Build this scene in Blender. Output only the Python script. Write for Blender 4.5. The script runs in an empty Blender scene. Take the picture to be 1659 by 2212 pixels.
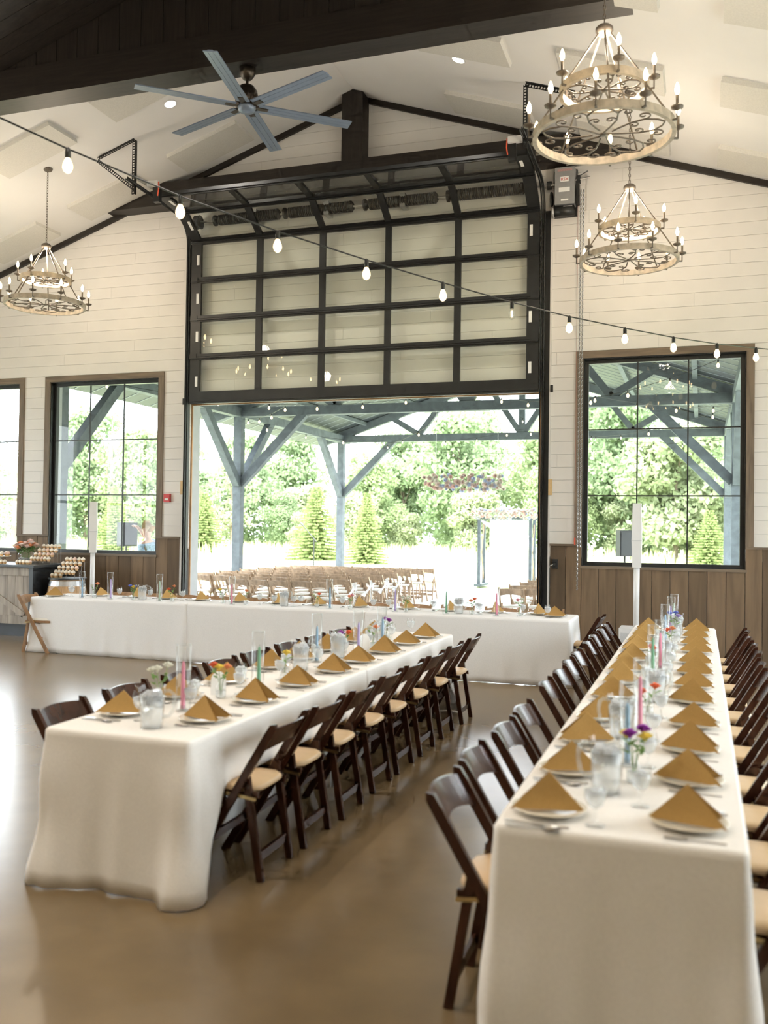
import bpy, math, random
from mathutils import Vector, Matrix
import numpy as np
rnd = random.Random(7)
scn = bpy.context.scene
COL = scn.collection
PI = math.pi
# ------------------------------------------------------------------ camera
CP = Vector((4.9369, -13.0651, 1.756)); YAW, PITCH, ROLL, FPX = .3279, .0182, .0139, 2012.78
fw = Vector((-math.sin(YAW)*math.cos(PITCH), math.cos(YAW)*math.cos(PITCH), math.sin(PITCH)))
rt = Vector((math.cos(YAW), math.sin(YAW), 0)); up = rt.cross(fw)
r2 = rt*math.cos(ROLL)+up*math.sin(ROLL); u2 = -rt*math.sin(ROLL)+up*math.cos(ROLL)
cd = bpy.data.cameras.new('camera'); cam = bpy.data.objects.new('camera', cd); COL.objects.link(cam)
m = Matrix((r2, u2, -fw)).transposed().to_4x4(); m.translation = CP
cam.matrix_world = m
cd.sensor_fit = 'VERTICAL'; cd.sensor_height = 36; cd.lens = FPX/2212*36
cd.clip_start = .1; cd.clip_end = 400
cd.dof.use_dof = True; cd.dof.focus_distance = 12.5; cd.dof.aperture_fstop = 1.8
scn.camera = cam
# ------------------------------------------------------------------ sky, sun, exposure
w = bpy.data.worlds.new('world'); scn.world = w; w.use_nodes = True
bg = w.node_tree.nodes['Background']; bg.inputs[0].default_value = (.87, .935, 1, 1); bg.inputs[1].default_value = 11.0
sd = bpy.data.lights.new('sun', 'SUN'); sd.energy = 10.0; sd.angle = .02; sd.color = (1, .95, .86)
so = bpy.data.objects.new('sun', sd); COL.objects.link(so)
so.rotation_euler = Vector((0, .6, -.8)).to_track_quat('-Z', 'Y').to_euler()
vs = scn.view_settings
vs.view_transform = 'Standard'; vs.look = 'None'; vs.gamma = 1; vs.use_curve_mapping = False; vs.exposure = 0.18
cy = scn.cycles
cy.max_bounces = 7; cy.diffuse_bounces = 4; cy.glossy_bounces = 3; cy.transmission_bounces = 3; cy.transparent_max_bounces = 18
cy.caustics_reflective = False; cy.caustics_refractive = False
cy.sample_clamp_indirect = 5.0
cy.use_adaptive_sampling = True; cy.adaptive_threshold = .07; cy.adaptive_min_samples = 12

# ------------------------------------------------------------------ materials
MATS = {}
def mat(name, col, rough=.6, metal=0., noise=None, grain=None, vary=0., bump=0., spec=.5, emit=None, coat=0., sub=0.):
    if name in MATS: return MATS[name]
    mt = bpy.data.materials.new(name); mt.use_nodes = True; MATS[name] = mt
    nt = mt.node_tree; n = nt.nodes; l = nt.links
    p = n['Principled BSDF']
    p.inputs['Base Color'].default_value = (*col, 1); p.inputs['Roughness'].default_value = rough
    p.inputs['Metallic'].default_value = metal; p.inputs['Specular IOR Level'].default_value = spec
    if coat: p.inputs['Coat Weight'].default_value = coat; p.inputs['Coat Roughness'].default_value = .15
    if emit:
        p.inputs['Emission Color'].default_value = (*emit[0], 1); p.inputs['Emission Strength'].default_value = emit[1]
    cur = None
    if noise or grain:
        tc = n.new('ShaderNodeTexCoord'); mp = n.new('ShaderNodeMapping'); l.new(tc.outputs['Object'], mp.inputs[0])
        sc, amt = (noise or (1, grain[1]))
        mp.inputs['Scale'].default_value = grain[0] if grain else (sc, sc, sc)
        nz = n.new('ShaderNodeTexNoise'); nz.inputs['Scale'].default_value = 1.0; nz.inputs['Detail'].default_value = 5
        if grain:
            nz.inputs['Distortion'].default_value = .6
            oi = n.new('ShaderNodeObjectInfo'); ad = n.new('ShaderNodeVectorMath'); ad.operation = 'ADD'
            cx = n.new('ShaderNodeMath'); cx.operation = 'MULTIPLY'; cx.inputs[1].default_value = 37.0
            l.new(oi.outputs['Random'], cx.inputs[0]); l.new(mp.outputs[0], ad.inputs[0]); l.new(cx.outputs[0], ad.inputs[1])
            l.new(ad.outputs[0], nz.inputs['Vector'])
        else:
            l.new(mp.outputs[0], nz.inputs['Vector'])
        cr = n.new('ShaderNodeValToRGB')
        a = [max(0, c*(1-amt)) for c in col]; b = [min(1, c*(1+amt)) for c in col]
        cr.color_ramp.elements[0].position = .3; cr.color_ramp.elements[0].color = (*a, 1)
        cr.color_ramp.elements[1].position = .7; cr.color_ramp.elements[1].color = (*b, 1)
        l.new(nz.outputs['Fac'], cr.inputs[0]); cur = cr.outputs[0]
        if bump:
            bp = n.new('ShaderNodeBump'); bp.inputs['Strength'].default_value = bump; bp.inputs['Distance'].default_value = .004
            l.new(nz.outputs['Fac'], bp.inputs['Height']); l.new(bp.outputs[0], p.inputs['Normal'])
    if vary:
        oi2 = n.new('ShaderNodeObjectInfo'); mr = n.new('ShaderNodeMapRange')
        mr.inputs['To Min'].default_value = 1-vary; mr.inputs['To Max'].default_value = 1+vary
        l.new(oi2.outputs['Random'], mr.inputs[0])
        hs = n.new('ShaderNodeHueSaturation'); l.new(mr.outputs[0], hs.inputs['Value'])
        if cur: l.new(cur, hs.inputs['Color'])
        else: hs.inputs['Color'].default_value = (*col, 1)
        cur = hs.outputs[0]
    if cur: l.new(cur, p.inputs['Base Color'])
    return mt

def glass(name, tint=(1, 1, 1), refl=1.0, white_mix=0., rough=.0, ior=1.45):
    mt = bpy.data.materials.new(name); mt.use_nodes = True; MATS[name] = mt
    n = mt.node_tree.nodes; l = mt.node_tree.links; n.clear()
    o = n.new('ShaderNodeOutputMaterial'); t = n.new('ShaderNodeBsdfTransparent'); t.inputs[0].default_value = (*tint, 1)
    g = n.new('ShaderNodeBsdfGlossy'); g.inputs['Roughness'].default_value = rough
    fr = n.new('ShaderNodeFresnel'); ge = n.new('ShaderNodeNewGeometry'); mi = n.new('ShaderNodeMapRange')
    mi.inputs['To Min'].default_value = ior; mi.inputs['To Max'].default_value = 1/ior
    l.new(ge.outputs['Backfacing'], mi.inputs[0]); l.new(mi.outputs[0], fr.inputs[0])
    mu = n.new('ShaderNodeMath'); mu.operation = 'MULTIPLY'; mu.inputs[1].default_value = refl; l.new(fr.outputs[0], mu.inputs[0])
    mx = n.new('ShaderNodeMixShader'); l.new(mu.outputs[0], mx.inputs[0])
    src = t.outputs[0]
    if white_mix:
        df = n.new('ShaderNodeBsdfTranslucent'); df.inputs[0].default_value = (.95, .96, .97, 1)
        d2 = n.new('ShaderNodeBsdfDiffuse'); d2.inputs[0].default_value = (.95, .96, .97, 1)
        m0 = n.new('ShaderNodeMixShader'); l.new(df.outputs[0], m0.inputs[1]); l.new(d2.outputs[0], m0.inputs[2])
        m1 = n.new('ShaderNodeMixShader'); m1.inputs[0].default_value = white_mix
        l.new(t.outputs[0], m1.inputs[1]); l.new(m0.outputs[0], m1.inputs[2]); src = m1.outputs[0]
    l.new(src, mx.inputs[1]); l.new(g.outputs[0], mx.inputs[2]); l.new(mx.outputs[0], o.inputs[0])
    return mt

def leafmat(name, col, vary=.25):
    mt = bpy.data.materials.new(name); mt.use_nodes = True; MATS[name] = mt
    n = mt.node_tree.nodes; l = mt.node_tree.links; n.clear()
    o = n.new('ShaderNodeOutputMaterial'); d = n.new('ShaderNodeBsdfDiffuse'); t = n.new('ShaderNodeBsdfTranslucent')
    geo = n.new('ShaderNodeNewGeometry'); mr = n.new('ShaderNodeMapRange')
    mr.inputs['To Min'].default_value = 1-vary; mr.inputs['To Max'].default_value = 1+vary
    l.new(geo.outputs['Random Per Island'], mr.inputs[0])
    hs = n.new('ShaderNodeHueSaturation'); hs.inputs['Color'].default_value = (*col, 1); l.new(mr.outputs[0], hs.inputs['Value'])
    mx = n.new('ShaderNodeMixShader'); mx.inputs[0].default_value = .45
    l.new(hs.outputs[0], d.inputs[0]); l.new(hs.outputs[0], t.inputs[0])
    l.new(d.outputs[0], mx.inputs[1]); l.new(t.outputs[0], mx.inputs[2]); l.new(mx.outputs[0], o.inputs[0])
    return mt

SHIP = mat('shiplap_paint', (.82, .79, .75), .55, noise=(3, .02), vary=.012)
PLAS = mat('ceiling_paint', (.84, .825, .805), .8, noise=(2, .015))
ACOU = mat('acoustic_fabric', (.70, .68, .63), .95, noise=(60, .06), bump=.3)
DARK = mat('dark_timber', (.022, .017, .0135), .5, grain=((2, 30, 30), .35))
DARKV = mat('dark_timber_upright', (.022, .017, .0135), .5, grain=((30, 30, 2), .35))
WAIN = mat('wainscot_wood', (.172, .114, .066), .65, grain=((9, 9, .9), .30), vary=.30, bump=.2)
CASE = mat('casing_wood', (.19, .142, .098), .6, grain=((16, 16, 1.6), .3), vary=.05)
CASEH = mat('casing_wood_flat', (.19, .142, .098), .6, grain=((1.6, 16, 16), .3), vary=.05)
BLK = mat('black_metal', (.018, .019, .019), .42, noise=(8, .15))
STEEL = mat('bright_steel', (.62, .62, .62), .22, metal=1., noise=(20, .05))
GALV = mat('galvanised', (.5, .5, .5), .4, metal=.9, noise=(30, .1))
CONC = mat('polished_concrete', (.18, .124, .064), .24, noise=(1.3, .22), bump=.02)
PATIO = mat('patio_concrete', (.62, .60, .57), .8, noise=(2, .08))
LAWN = mat('lawn_grass', (.40, .45, .26), .95, noise=(.6, .2), spec=0.)
CHAIR = mat('mahogany_lacquer', (.042, .015, .008), .25, grain=((14, 14, 3), .35), spec=.4)
CHAIR2 = mat('fruitwood_lacquer', (.30, .17, .085), .35, grain=((14, 14, 3), .3), coat=.2)
CHAIR3 = mat('weathered_chairwood', (.42, .30, .20), .4, grain=((14, 14, 3), .3), coat=.2)
PAD = mat('tan_vinyl', (.62, .43, .24), .42, noise=(12, .05))
PAD2 = mat('ivory_vinyl', (.82, .79, .72), .5, noise=(12, .03))
BRASS = mat('brass', (.55, .42, .2), .35, metal=1., noise=(20, .1))
CLOTH = mat('ivory_linen', (.84, .80, .75), .9, noise=(90, .03), bump=.15, spec=.2)
CLOTHW = mat('white_linen', (.86, .85, .84), .9, noise=(90, .03), bump=.15, spec=.2)
NAPK = mat('tan_napkin', (.44, .265, .090), .85, noise=(220, .10), bump=.3, spec=.2)
PORC = mat('porcelain', (.74, .67, .54), .18, noise=(6, .02))
PLASW = mat('folding_table_plastic', (.7, .7, .68), .5, noise=(10, .03))
WHITEP = mat('white_plastic', (.80, .80, .80), .4, noise=(10, .02))
SPKB = mat('black_speaker_plastic', (.03, .032, .036), .5, noise=(40, .2))
GREYT = mat('grey_stained_timber', (.105, .125, .14), .7, grain=((5, 5, 5), .25))
ROOFM = mat('pavilion_roof_metal', (.045, .055, .06), .55, noise=(3, .1))
RIBM = mat('pavilion_rib_metal', (.40, .44, .46), .4, noise=(3, .05))
FANM = mat('fan_blue_grey', (.20, .25, .335), .35, noise=(6, .06), metal=.3)
BRONZE = mat('dark_bronze', (.09, .075, .06), .35, metal=.8, noise=(12, .15))
IRON = mat('wrought_iron', (.16, .135, .11), .5, metal=.4, noise=(25, .2))
RINGW = mat('weathered_ring_wood', (.50, .43, .34), .7, noise=(14, .25))
BULB = mat('lit_bulb', (1, .8, .5), .3, emit=((1, .76, .42), 22), noise=(5, .01))
FLAME = mat('lit_candle_bulb', (1, .8, .5), .3, emit=((1, .72, .36), 26), noise=(5, .01))
CANL = mat('downlight_lens', (1, 1, 1), .3, emit=((1, .93, .82), 9), noise=(5, .01))
BOARDG = mat('weathered_bar_board', (.36, .31, .26), .75, grain=((14, 14, 1.4), .3), vary=.12)
BARTOP = mat('bar_black_top', (.03, .035, .04), .35, noise=(5, .15))
OAK = mat('barrel_oak', (.48, .30, .15), .5, grain=((18, 18, 2), .25), vary=.08)
RED = mat('alarm_red', (.55, .03, .03), .4, noise=(20, .05))
ORANGE = mat('red_cord', (.75, .10, .04), .5, noise=(20, .05))
MOTOR = mat('operator_grey', (.27, .27, .27), .45, noise=(15, .06))
LABELW = mat('label_paper', (.82, .82, .80), .7, noise=(60, .03))
SKIN = mat('skin', (.62, .38, .28), .5, noise=(12, .06))
SHIRT = mat('blue_check_shirt', (.30, .42, .55), .8, noise=(25, .35))
TROUS = mat('dark_trousers', (.05, .055, .07), .85, noise=(25, .15))
HAIR = mat('blond_hair', (.45, .30, .14), .6, noise=(60, .3))
BARK = mat('bark', (.20, .16, .12), .9, noise=(9, .3))
STEMG = mat('green_stem', (.16, .30, .08), .6, noise=(20, .2))
WRAP = mat('cupcake_wrapper', (.72, .45, .22), .7, noise=(50, .1))
FROST = mat('frosting', (.90, .83, .72), .6, noise=(40, .04))
FROST2 = mat('pink_frosting', (.86, .62, .52), .6, noise=(40, .04))
TULLE = leafmat('white_tulle', (.92, .92, .92), .02)
CARDM = mat('white_card', (.88, .88, .86), .6, noise=(30, .02))
EXTW = mat('exterior_siding', (.40, .41, .41), .7, noise=(6, .06))
JAMBW = mat('raw_wood_stop', (.50, .28, .13), .6, noise=(10, .15))
PANE = glass('window_glass', (.96, .985, .97), 1.0)
DPANE = glass('door_glass', (.95, .97, .92), 1.6, white_mix=.05)  # white share and boosted reflection stand in for the bright room mirrored here
TGLASS = glass('table_glass', (.985, .99, .99), 1.0)
WATER = glass('iced_water', (.97, .985, .99), .9, white_mix=.30)  # white share stands in for bright light refracted by the water
ICE = glass('pitcher_ice', (.97, .98, 1), .9, white_mix=.6)
ACRY = glass('clear_acrylic', (.96, .98, .98), 1.2, white_mix=.16)
COLS = {'coral': (.85, .25, .13), 'peach': (.90, .45, .25), 'yellow': (.88, .72, .18), 'blue': (.25, .32, .75), 'purple': (.42, .10, .48),
        'white': (.88, .88, .80), 'pink': (.85, .42, .45), 'lilac': (.52, .42, .75), 'blush': (.96, .84, .78), 'cream': (.96, .92, .84), 'powder': (.78, .83, .96), 'rose': (.95, .76, .70)}
PETAL = {k: leafmat('petal_'+k, v, .12) for k, v in COLS.items()}
WAX = {k: mat('wax_'+k, v, .5, noise=(20, .04)) for k, v in dict(pink=(.80, .28, .40), blue=(.28, .45, .62), green=(.18, .42, .26), lilac=(.50, .40, .72), sage=(.42, .55, .42)).items()}
LEAF = [leafmat('leaf_fresh', (.31, .385, .205), .15), leafmat('leaf_mid', (.275, .355, .20), .15), leafmat('leaf_pale', (.37, .42, .26), .15), leafmat('needle_yellow_green', (.23, .285, .115), .2)]  # leaf greens washed out in the colour to stand in for haze
DRYG = leafmat('dry_meadow_grass', (.62, .64, .36))

for k_ in ('lit_bulb', 'lit_candle_bulb'): MATS[k_].cycles.emission_sampling = 'NONE'

# ------------------------------------------------------------------ mesh helpers
class MB:
    def __init__(s): s.v = []; s.f = []; s.mi = []
    def add(s, vs_, fs): 
        o = len(s.v); s.v += [tuple(v) for v in vs_]; s.f += [tuple(i+o for i in f) for f in fs]; return s
    def box(s, a, b):
        (x0, y0, z0), (x1, y1, z1) = a, b
        return s.add([(x0,y0,z0),(x1,y0,z0),(x1,y1,z0),(x0,y1,z0),(x0,y0,z1),(x1,y0,z1),(x1,y1,z1),(x0,y1,z1)],
                     [(0,3,2,1),(4,5,6,7),(0,1,5,4),(1,2,6,5),(2,3,7,6),(3,0,4,7)])
    def beam(s, p, q, wd, ht, upv=(0, 0, 1)):
        p, q = Vector(p), Vector(q); d = (q-p).normalized(); u = Vector(upv)
        if abs(d.dot(u)) > .98: u = Vector((0, 1, 0))
        sx = d.cross(u).normalized(); uz = sx.cross(d).normalized()
        vs_ = []
        for c in (p, q):
            for a, b in ((-1,-1),(1,-1),(1,1),(-1,1)): vs_.append(c+sx*(a*wd/2)+uz*(b*ht/2))
        return s.add(vs_, [(0,1,2,3),(7,6,5,4),(0,4,5,1),(1,5,6,2),(2,6,7,3),(3,7,4,0)])
    def tube(s, pts, r, n=6, closed=False, caps=True):
        pts = [Vector(p) for p in pts]; N = len(pts); rs = r if isinstance(r, (list, tuple)) else [r]*N
        vs_ = []; ref = None
        for i, p in enumerate(pts):
            a = pts[(i-1) % N] if (closed or i > 0) else p; b = pts[(i+1) % N] if (closed or i < N-1) else p
            d = (b-a).normalized() if (b-a).length > 1e-9 else Vector((0, 0, 1))
            if ref is None: ref = Vector((0, 0, 1)) if abs(d.z) < .9 else Vector((1, 0, 0))
            x = d.cross(ref).normalized(); ref = x.cross(d).normalized()
            for k in range(n):
                t = 2*PI*k/n; vs_.append(p+(x*math.cos(t)+ref*math.sin(t))*rs[i])
        fs = []
        for i in range(N if closed else N-1):
            j = (i+1) % N
            for k in range(n):
                k2 = (k+1) % n; fs.append((i*n+k, i*n+k2, j*n+k2, j*n+k))
        if caps and not closed:
            fs.append(tuple(range(n-1, -1, -1))); fs.append(tuple((N-1)*n+k for k in range(n)))
        return s.add(vs_, fs)
    def lathe(s, prof, n=16, c=(0, 0, 0), caps=True):
        vs_ = []; fs = []
        for r, z in prof:
            for k in range(n):
                t = 2*PI*k/n; vs_.append((c[0]+r*math.cos(t), c[1]+r*math.sin(t), c[2]+z))
        for i in range(len(prof)-1):
            for k in range(n):
                k2 = (k+1) % n; fs.append((i*n+k, i*n+k2, (i+1)*n+k2, (i+1)*n+k))
        if caps:
            fs.append(tuple(range(n-1, -1, -1))); fs.append(tuple((len(prof)-1)*n+k for k in range(n)))
        return s.add(vs_, fs)
    def prism(s, poly, y0, y1):            # polygon in x,z extruded along y
        n = len(poly)
        vs_ = [(x, y0, z) for x, z in poly]+[(x, y1, z) for x, z in poly]
        return s.add(vs_, [tuple(range(n)), tuple(range(2*n-1, n-1, -1))]+[(i, n+i, n+(i+1) % n, (i+1) % n) for i in range(n)])
    def mesh(s, name, mt, smooth=False):
        me = bpy.data.meshes.new(name); me.from_pydata(s.v, [], s.f); me.materials.append(mt)
        if smooth: me.polygons.foreach_set('use_smooth', [True]*len(me.polygons))
        me.update(); return me
    def build(s, name, mt, parent=None, smooth=False, **kw):
        return put(name, s.mesh(name, mt, smooth), parent, **kw)
def put(name, me, parent=None, loc=(0, 0, 0), rot=(0, 0, 0), scale=(1, 1, 1), **tags):
    o = bpy.data.objects.new(name, me); COL.objects.link(o); o.location = loc; o.rotation_euler = rot; o.scale = scale
    if parent is not None: o.parent = parent
    tag(o, **tags); return o
def tag(o, label=None, cat=None, group=None, kind=None):
    if label: o['label'] = label
    if cat: o['category'] = cat
    if group: o['group'] = group
    if kind: o['kind'] = kind
    return o
def empty(name, loc=(0, 0, 0), rz=0, **tags):
    o = bpy.data.objects.new(name, None); COL.objects.link(o); o.location = loc; o.rotation_euler = (0, 0, rz); o.empty_display_size = .1
    return tag(o, **tags)
KIDS = {}
def kid(o): KIDS.setdefault(o.parent.name, []).append(o); return o
def copy_tree(o, loc, rz=0, label=None, group=None, swap=None):
    ch = [c for c in bpy.data.objects if False]
    r = o.copy(); COL.objects.link(r); r.location = loc; r.rotation_euler = (0, 0, rz)
    if label: r['label'] = label
    if group: r['group'] = group
    for c in PARTS[o.name]: _cp(c, r, swap)
    return r
PARTS = {}
def _cp(c, par, swap):
    d = c.copy(); COL.objects.link(d); d.parent = par
    if swap and d.data and d.data.name in swap: d.data = swap[d.data.name]
    for g in PARTS.get(c.name, []): _cp(g, d, swap)
def register(root):
    for o in [root]+list(root.children_recursive): PARTS[o.name] = list(o.children)
ORD = ['first', 'second', 'third', 'fourth', 'fifth', 'sixth', 'seventh', 'eighth', 'ninth', 'tenth', 'eleventh', 'twelfth', 'thirteenth', 'fourteenth']

# ================================================================== STRUCTURE
RZ, RS = 8.2745, .3319        # ridge height and roof slope
HW = 9.3                      # half width of the hall
YR = -19.0                    # rear wall
def roofz(x): return RZ-RS*abs(x)
MB().box((-HW-.3, YR-.3, -.2), (HW+.3, .02, 0)).build('floor', CONC, kind='structure')

WIN = [(-5.49, -3.38), (-8.23, -6.12), (3.38, 5.49), (6.12, 8.23)]; WZ0, WZ1 = 1.287, 4.155
DX, DZ = 2.80, 3.72
holes = [(a, b, WZ0, WZ1) for a, b in WIN]+[(-DX, DX, 0, DZ)]
# back wall core with openings
wb = MB()
xs = sorted({-HW, HW, *[h[0] for h in holes], *[h[1] for h in holes]})
for a, b in zip(xs, xs[1:]):
    zs = [0.0]
    hh = [h for h in holes if h[0] < (a+b)/2 < h[1]]
    cuts = [0]+([hh[0][2], hh[0][3]] if hh else [])
    segs = [(0, hh[0][2]), (hh[0][3], None)] if hh else [(0, None)]
    for z0, z1 in segs:
        if z1 is not None:
            if z1 > z0: wb.box((a, .022, z0), (b, .30, z1))
        else:
            poly = [(a, z0), (b, z0), (b, roofz(b))]
            if a < 0 < b: poly.append((0, RZ))
            poly.append((a, roofz(a)))
            wb.prism(poly, .022, .30)
wall = wb.build('wall_back', EXTW, kind='structure')
# shiplap boards
PITCH_B = .1786; z = 1.58-PITCH_B*3; row = 0
while z < RZ-.02:
    z0, z1 = z, z+PITCH_B-.0035
    lim0 = min(HW, (RZ-z0)/RS); lim1 = min(HW, max(.01, (RZ-z1)/RS))
    iv = [(-lim0, lim0)]
    for a, b, h0, h1 in holes:
        if z1 > h0 and z0 < h1:
            iv = [s for u, v in iv for s in ((u, min(v, a)), (max(u, b), v)) if s[1]-s[0] > .01]
    for u, v in iv:
        js = [u]; x = math.floor((u+HW)/3.66)*3.66-HW+((row*1.37) % 3.66)
        while x < v-.15:
            if x > u+.15: js.append(x)
            x += 3.66
        js.append(v)
        for p, q in zip(js, js[1:]):
            pt = max(p, -lim1) if p == -lim0 else p; qt = min(q, lim1) if q == lim0 else q
            zb = max(z0, 1.55 if True else z0)
            if z1 <= 1.56: continue
            d = rnd.uniform(-.0008, .0008)
            MB().prism([(p+.001, z0), (q-.001, z0), (qt-.001, z1), (pt+.001, z1)], d, .022).build('shiplap_board', SHIP, wall)
    z += PITCH_B; row += 1
# wainscot planks
WT = 1.555
def planks(u, v, top):
    n = max(1, round((v-u)/.235)); s = (v-u)/n
    for i in range(n):
        d = rnd.uniform(-.005, .004)
        MB().box((u+i*s+.0035, -.012+d, 0), (u+(i+1)*s-.0035, .0215, top)).build('wainscot_plank', WAIN, wall)
edges = [(-HW, -8.23, WT), (-8.23, -6.12, 1.25), (-6.12, -5.49, WT), (-5.49, -3.38, 1.25), (-3.38, -2.94, WT),
         (2.95, 3.38, WT), (3.38, 5.49, 1.25), (5.49, 6.12, WT), (6.12, 8.23, 1.25), (8.23, HW, WT)]
for u, v, t in edges:
    planks(u, v, t)
    if t == WT: MB().box((u, -.035, WT), (v, .0, WT+.03)).build('wainscot_cap', CASEH, wall)
# windows
for i, (a, b) in enumerate(WIN):
    wd = empty('window_%d' % (i+1), ((a+b)/2, 0, 0)); wd['kind'] = 'structure'
    ox = -(a+b)/2
    def W(mb, n, mt): return mb.build(n, mt, wd, loc=(ox, 0, 0))
    for x0, x1 in ((a-.10, a), (b, b+.10)): W(MB().box((x0, -.025, WT+.03), (x1, -.001, WZ1)), 'casing', CASE)
    W(MB().box((a-.10, -.026, WZ1), (b+.10, -.001, WZ1+.095)), 'casing_head', CASEH)
    W(MB().box((a-.02, -.03, 1.25), (b+.02, .02, WZ0)), 'sill', CASEH)
    # reveal lining + frame
    W(MB().box((a, .0, WZ0), (a+.012, .20, WZ1)), 'reveal', BLK); W(MB().box((b-.012, .0, WZ0), (b, .20, WZ1)), 'reveal', BLK)
    W(MB().box((a, .0, WZ1-.012), (b, .20, WZ1)), 'reveal_head', BLK)
    fy0, fy1, fwid = .07, .14, .055
    for x0, x1 in ((a+.012, a+.012+fwid), (b-.012-fwid, b-.012)): W(MB().box((x0, fy0, WZ0), (x1, fy1, WZ1-.012)), 'frame_stile', BLK)
    W(MB().box((a+.067, fy0, WZ0), (b-.067, fy1, WZ0+.055)), 'frame_rail', BLK); W(MB().box((a+.067, fy0, WZ1-.067), (b-.067, fy1, WZ1-.012)), 'frame_rail', BLK)
    gx0, gx1, gz0, gz1 = a+.067, b-.067, WZ0+.055, WZ1-.067
    for k in (1, 2):
        x = gx0+(gx1-gx0)*k/3; W(MB().box((x-.009, .095, gz0), (x+.009, .115, gz1)), 'muntin', BLK)
        zz = gz0+(gz1-gz0)*k/3; W(MB().box((gx0, .096, zz-.009), (gx1, .114, zz+.009)), 'muntin', BLK)
    for p in range(3):
        for q in range(3):
            x0 = gx0+(gx1-gx0)*p/3; x1 = gx0+(gx1-gx0)*(p+1)/3; q0 = gz0+(gz1-gz0)*q/3; q1 = gz0+(gz1-gz0)*(q+1)/3
            W(MB().add([(x0, .105, q0), (x1, .105, q0), (x1, .105, q1), (x0, .105, q1)], [(0, 1, 2, 3)]), 'pane', PANE)
# other walls: left and right with tall glazed openings, solid rear
EZ = roofz(HW)
for side, sx in (('left', -1), ('right', 1)):
    mb = MB(); ys = [YR, -9.6, -6.8, -5.8, -3.0, .02]
    x0, x1 = sorted((sx*HW, sx*(HW+.28)))
    for k, (p, q) in enumerate(zip(ys, ys[1:])):
        if k % 2 == 0: mb.box((x0, p, 0), (x1, q, EZ+.05))
        else: mb.box((x0, p, 0), (x1, q, .5)); mb.box((x0, p, 4.15), (x1, q, EZ+.05))
    ww = mb.build('wall_'+side, SHIP, kind='structure')
    for k, (p, q) in enumerate(zip(ys, ys[1:])):
        if k % 2:
            wn = empty('window_%d' % (5+k//2+(4 if sx > 0 else 0)), (sx*(HW+.14), (p+q)/2, 0)); wn['kind'] = 'structure'
            for yy in (-1.4, -.467, .467, 1.4): MB().box((-.03, yy-.03, .5), (.03, yy+.03, 4.15)).build('mullion', BLK, wn)
            for zz in (.53, 2.3, 4.12): MB().box((-.029, -1.37, zz-.03), (.029, 1.37, zz+.03)).build('transom', BLK, wn)
            for j in range(3):
                ya, yb = (-1.4, -.467, .467, 1.4)[j:j+2]
                MB().add([(0, ya, .5), (0, yb, .5), (0, yb, 4.15), (0, ya, 4.15)], [(0, 1, 2, 3)]).build('pane', PANE, wn)
MB().prism([(-HW-.28, 0), (HW+.28, 0), (HW+.28, EZ), (0, RZ), (-HW-.28, EZ)], YR-.28, YR).build('wall_rear', SHIP, kind='structure')
# ceiling
mb = MB()
for s in (-1, 1):
    e = s*(HW+.5); p = [(0, RZ), (e, roofz(e)), (e, roofz(e)+.22), (0, RZ+.22)]
    mb.prism(p if s > 0 else p[::-1], YR-.3, .34)
ceil_o = mb.build('ceiling', PLAS, kind='structure')
for s in (-1, 1):
    for x0, x1 in ((1.6, 2.75), (3.38, 4.53), (5.12, 6.27)):
        for ya in (-.92, -2.72, -4.52) if s > 0 else (-.92, -2.82):
            if s < 0 and x0 > 5 and ya < -1: continue
            mbp = MB(); t = .055
            if (x0 < 3 and ya < -4): continue
            nrm = (s*RS*t, t)
            q = [(s*x0, roofz(x0)), (s*x1, roofz(x1)), (s*x1-nrm[0], roofz(x1)-nrm[1]), (s*x0-nrm[0], roofz(x0)-nrm[1])]
            mbp.prism(q if s < 0 else q[::-1], ya, ya+.61).build('acoustic_panel', ACOU, ceil_o)
# rafter trims where ceiling meets the back wall
for i, s in enumerate((-1, 1)):
    p = [(s*.17, roofz(.17)), (s*HW, EZ), (s*HW, EZ-.085), (s*.17, roofz(.17)-.085)]
    MB().prism(p if s > 0 else p[::-1], -.05, -.002).build('trim_%d' % (i+1), DARK, kind='structure')
for i, s in enumerate((-1, 1)):
    x0, x1 = sorted((s*2.85, s*2.94))
    MB().box((x0, -.02, 0), (x1, -.001, 6.84)).build('trim_%d' % (i+3), SHIP, kind='structure')
# wall truss
def tie(mb, y0, y1, zb=6.85, zt=7.21):
    xb = (RZ-zb)/RS; xt = (RZ-zt)/RS
    mb.prism([(-xb+.02, zb), (xb-.02, zb), (xt-.02, zt), (-xt+.02, zt)], y0, y1)
tr = empty('roof_truss', (0, -.2, 6.85), label='dark timber tie beam and king post truss on the gable wall', cat='truss')
o = (0, .2, -6.85)
mb = MB(); tie(mb, -.30, -.003); mb.build('tie_beam', DARK, tr, loc=o)
MB().prism([(-.165, 7.21), (.165, 7.21), (.165, roofz(.165)-.005), (0, RZ-.005), (-.165, roofz(.165)-.005)], -.27, -.003).build('king_post', DARKV, tr, loc=o)
tr = empty('roof_truss', (0, -3.85, 6.85), label='large dark timber truss crossing overhead close by', cat='truss')
o = (0, 3.85, -6.85)
mb = MB(); tie(mb, -4.03, -3.70, 6.85, 7.21); mb.build('tie_beam', DARK, tr, loc=o)
xt = (RZ-7.21)/RS-.02
nb = 22
for k in range(nb):
    a, b = -xt+2*xt*k/nb, -xt+2*xt*(k+1)/nb
    poly = [(a+.003, 7.211), (b-.003, 7.211), (b-.003, roofz(b)-.006)]+([(0, RZ-.006)] if a < -.01 < .01 < b else [])+[(a+.003, roofz(a)-.006)]
    MB().prism(poly, -4.0, -3.76).build('infill_board', DARKV, tr, loc=o)
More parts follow.
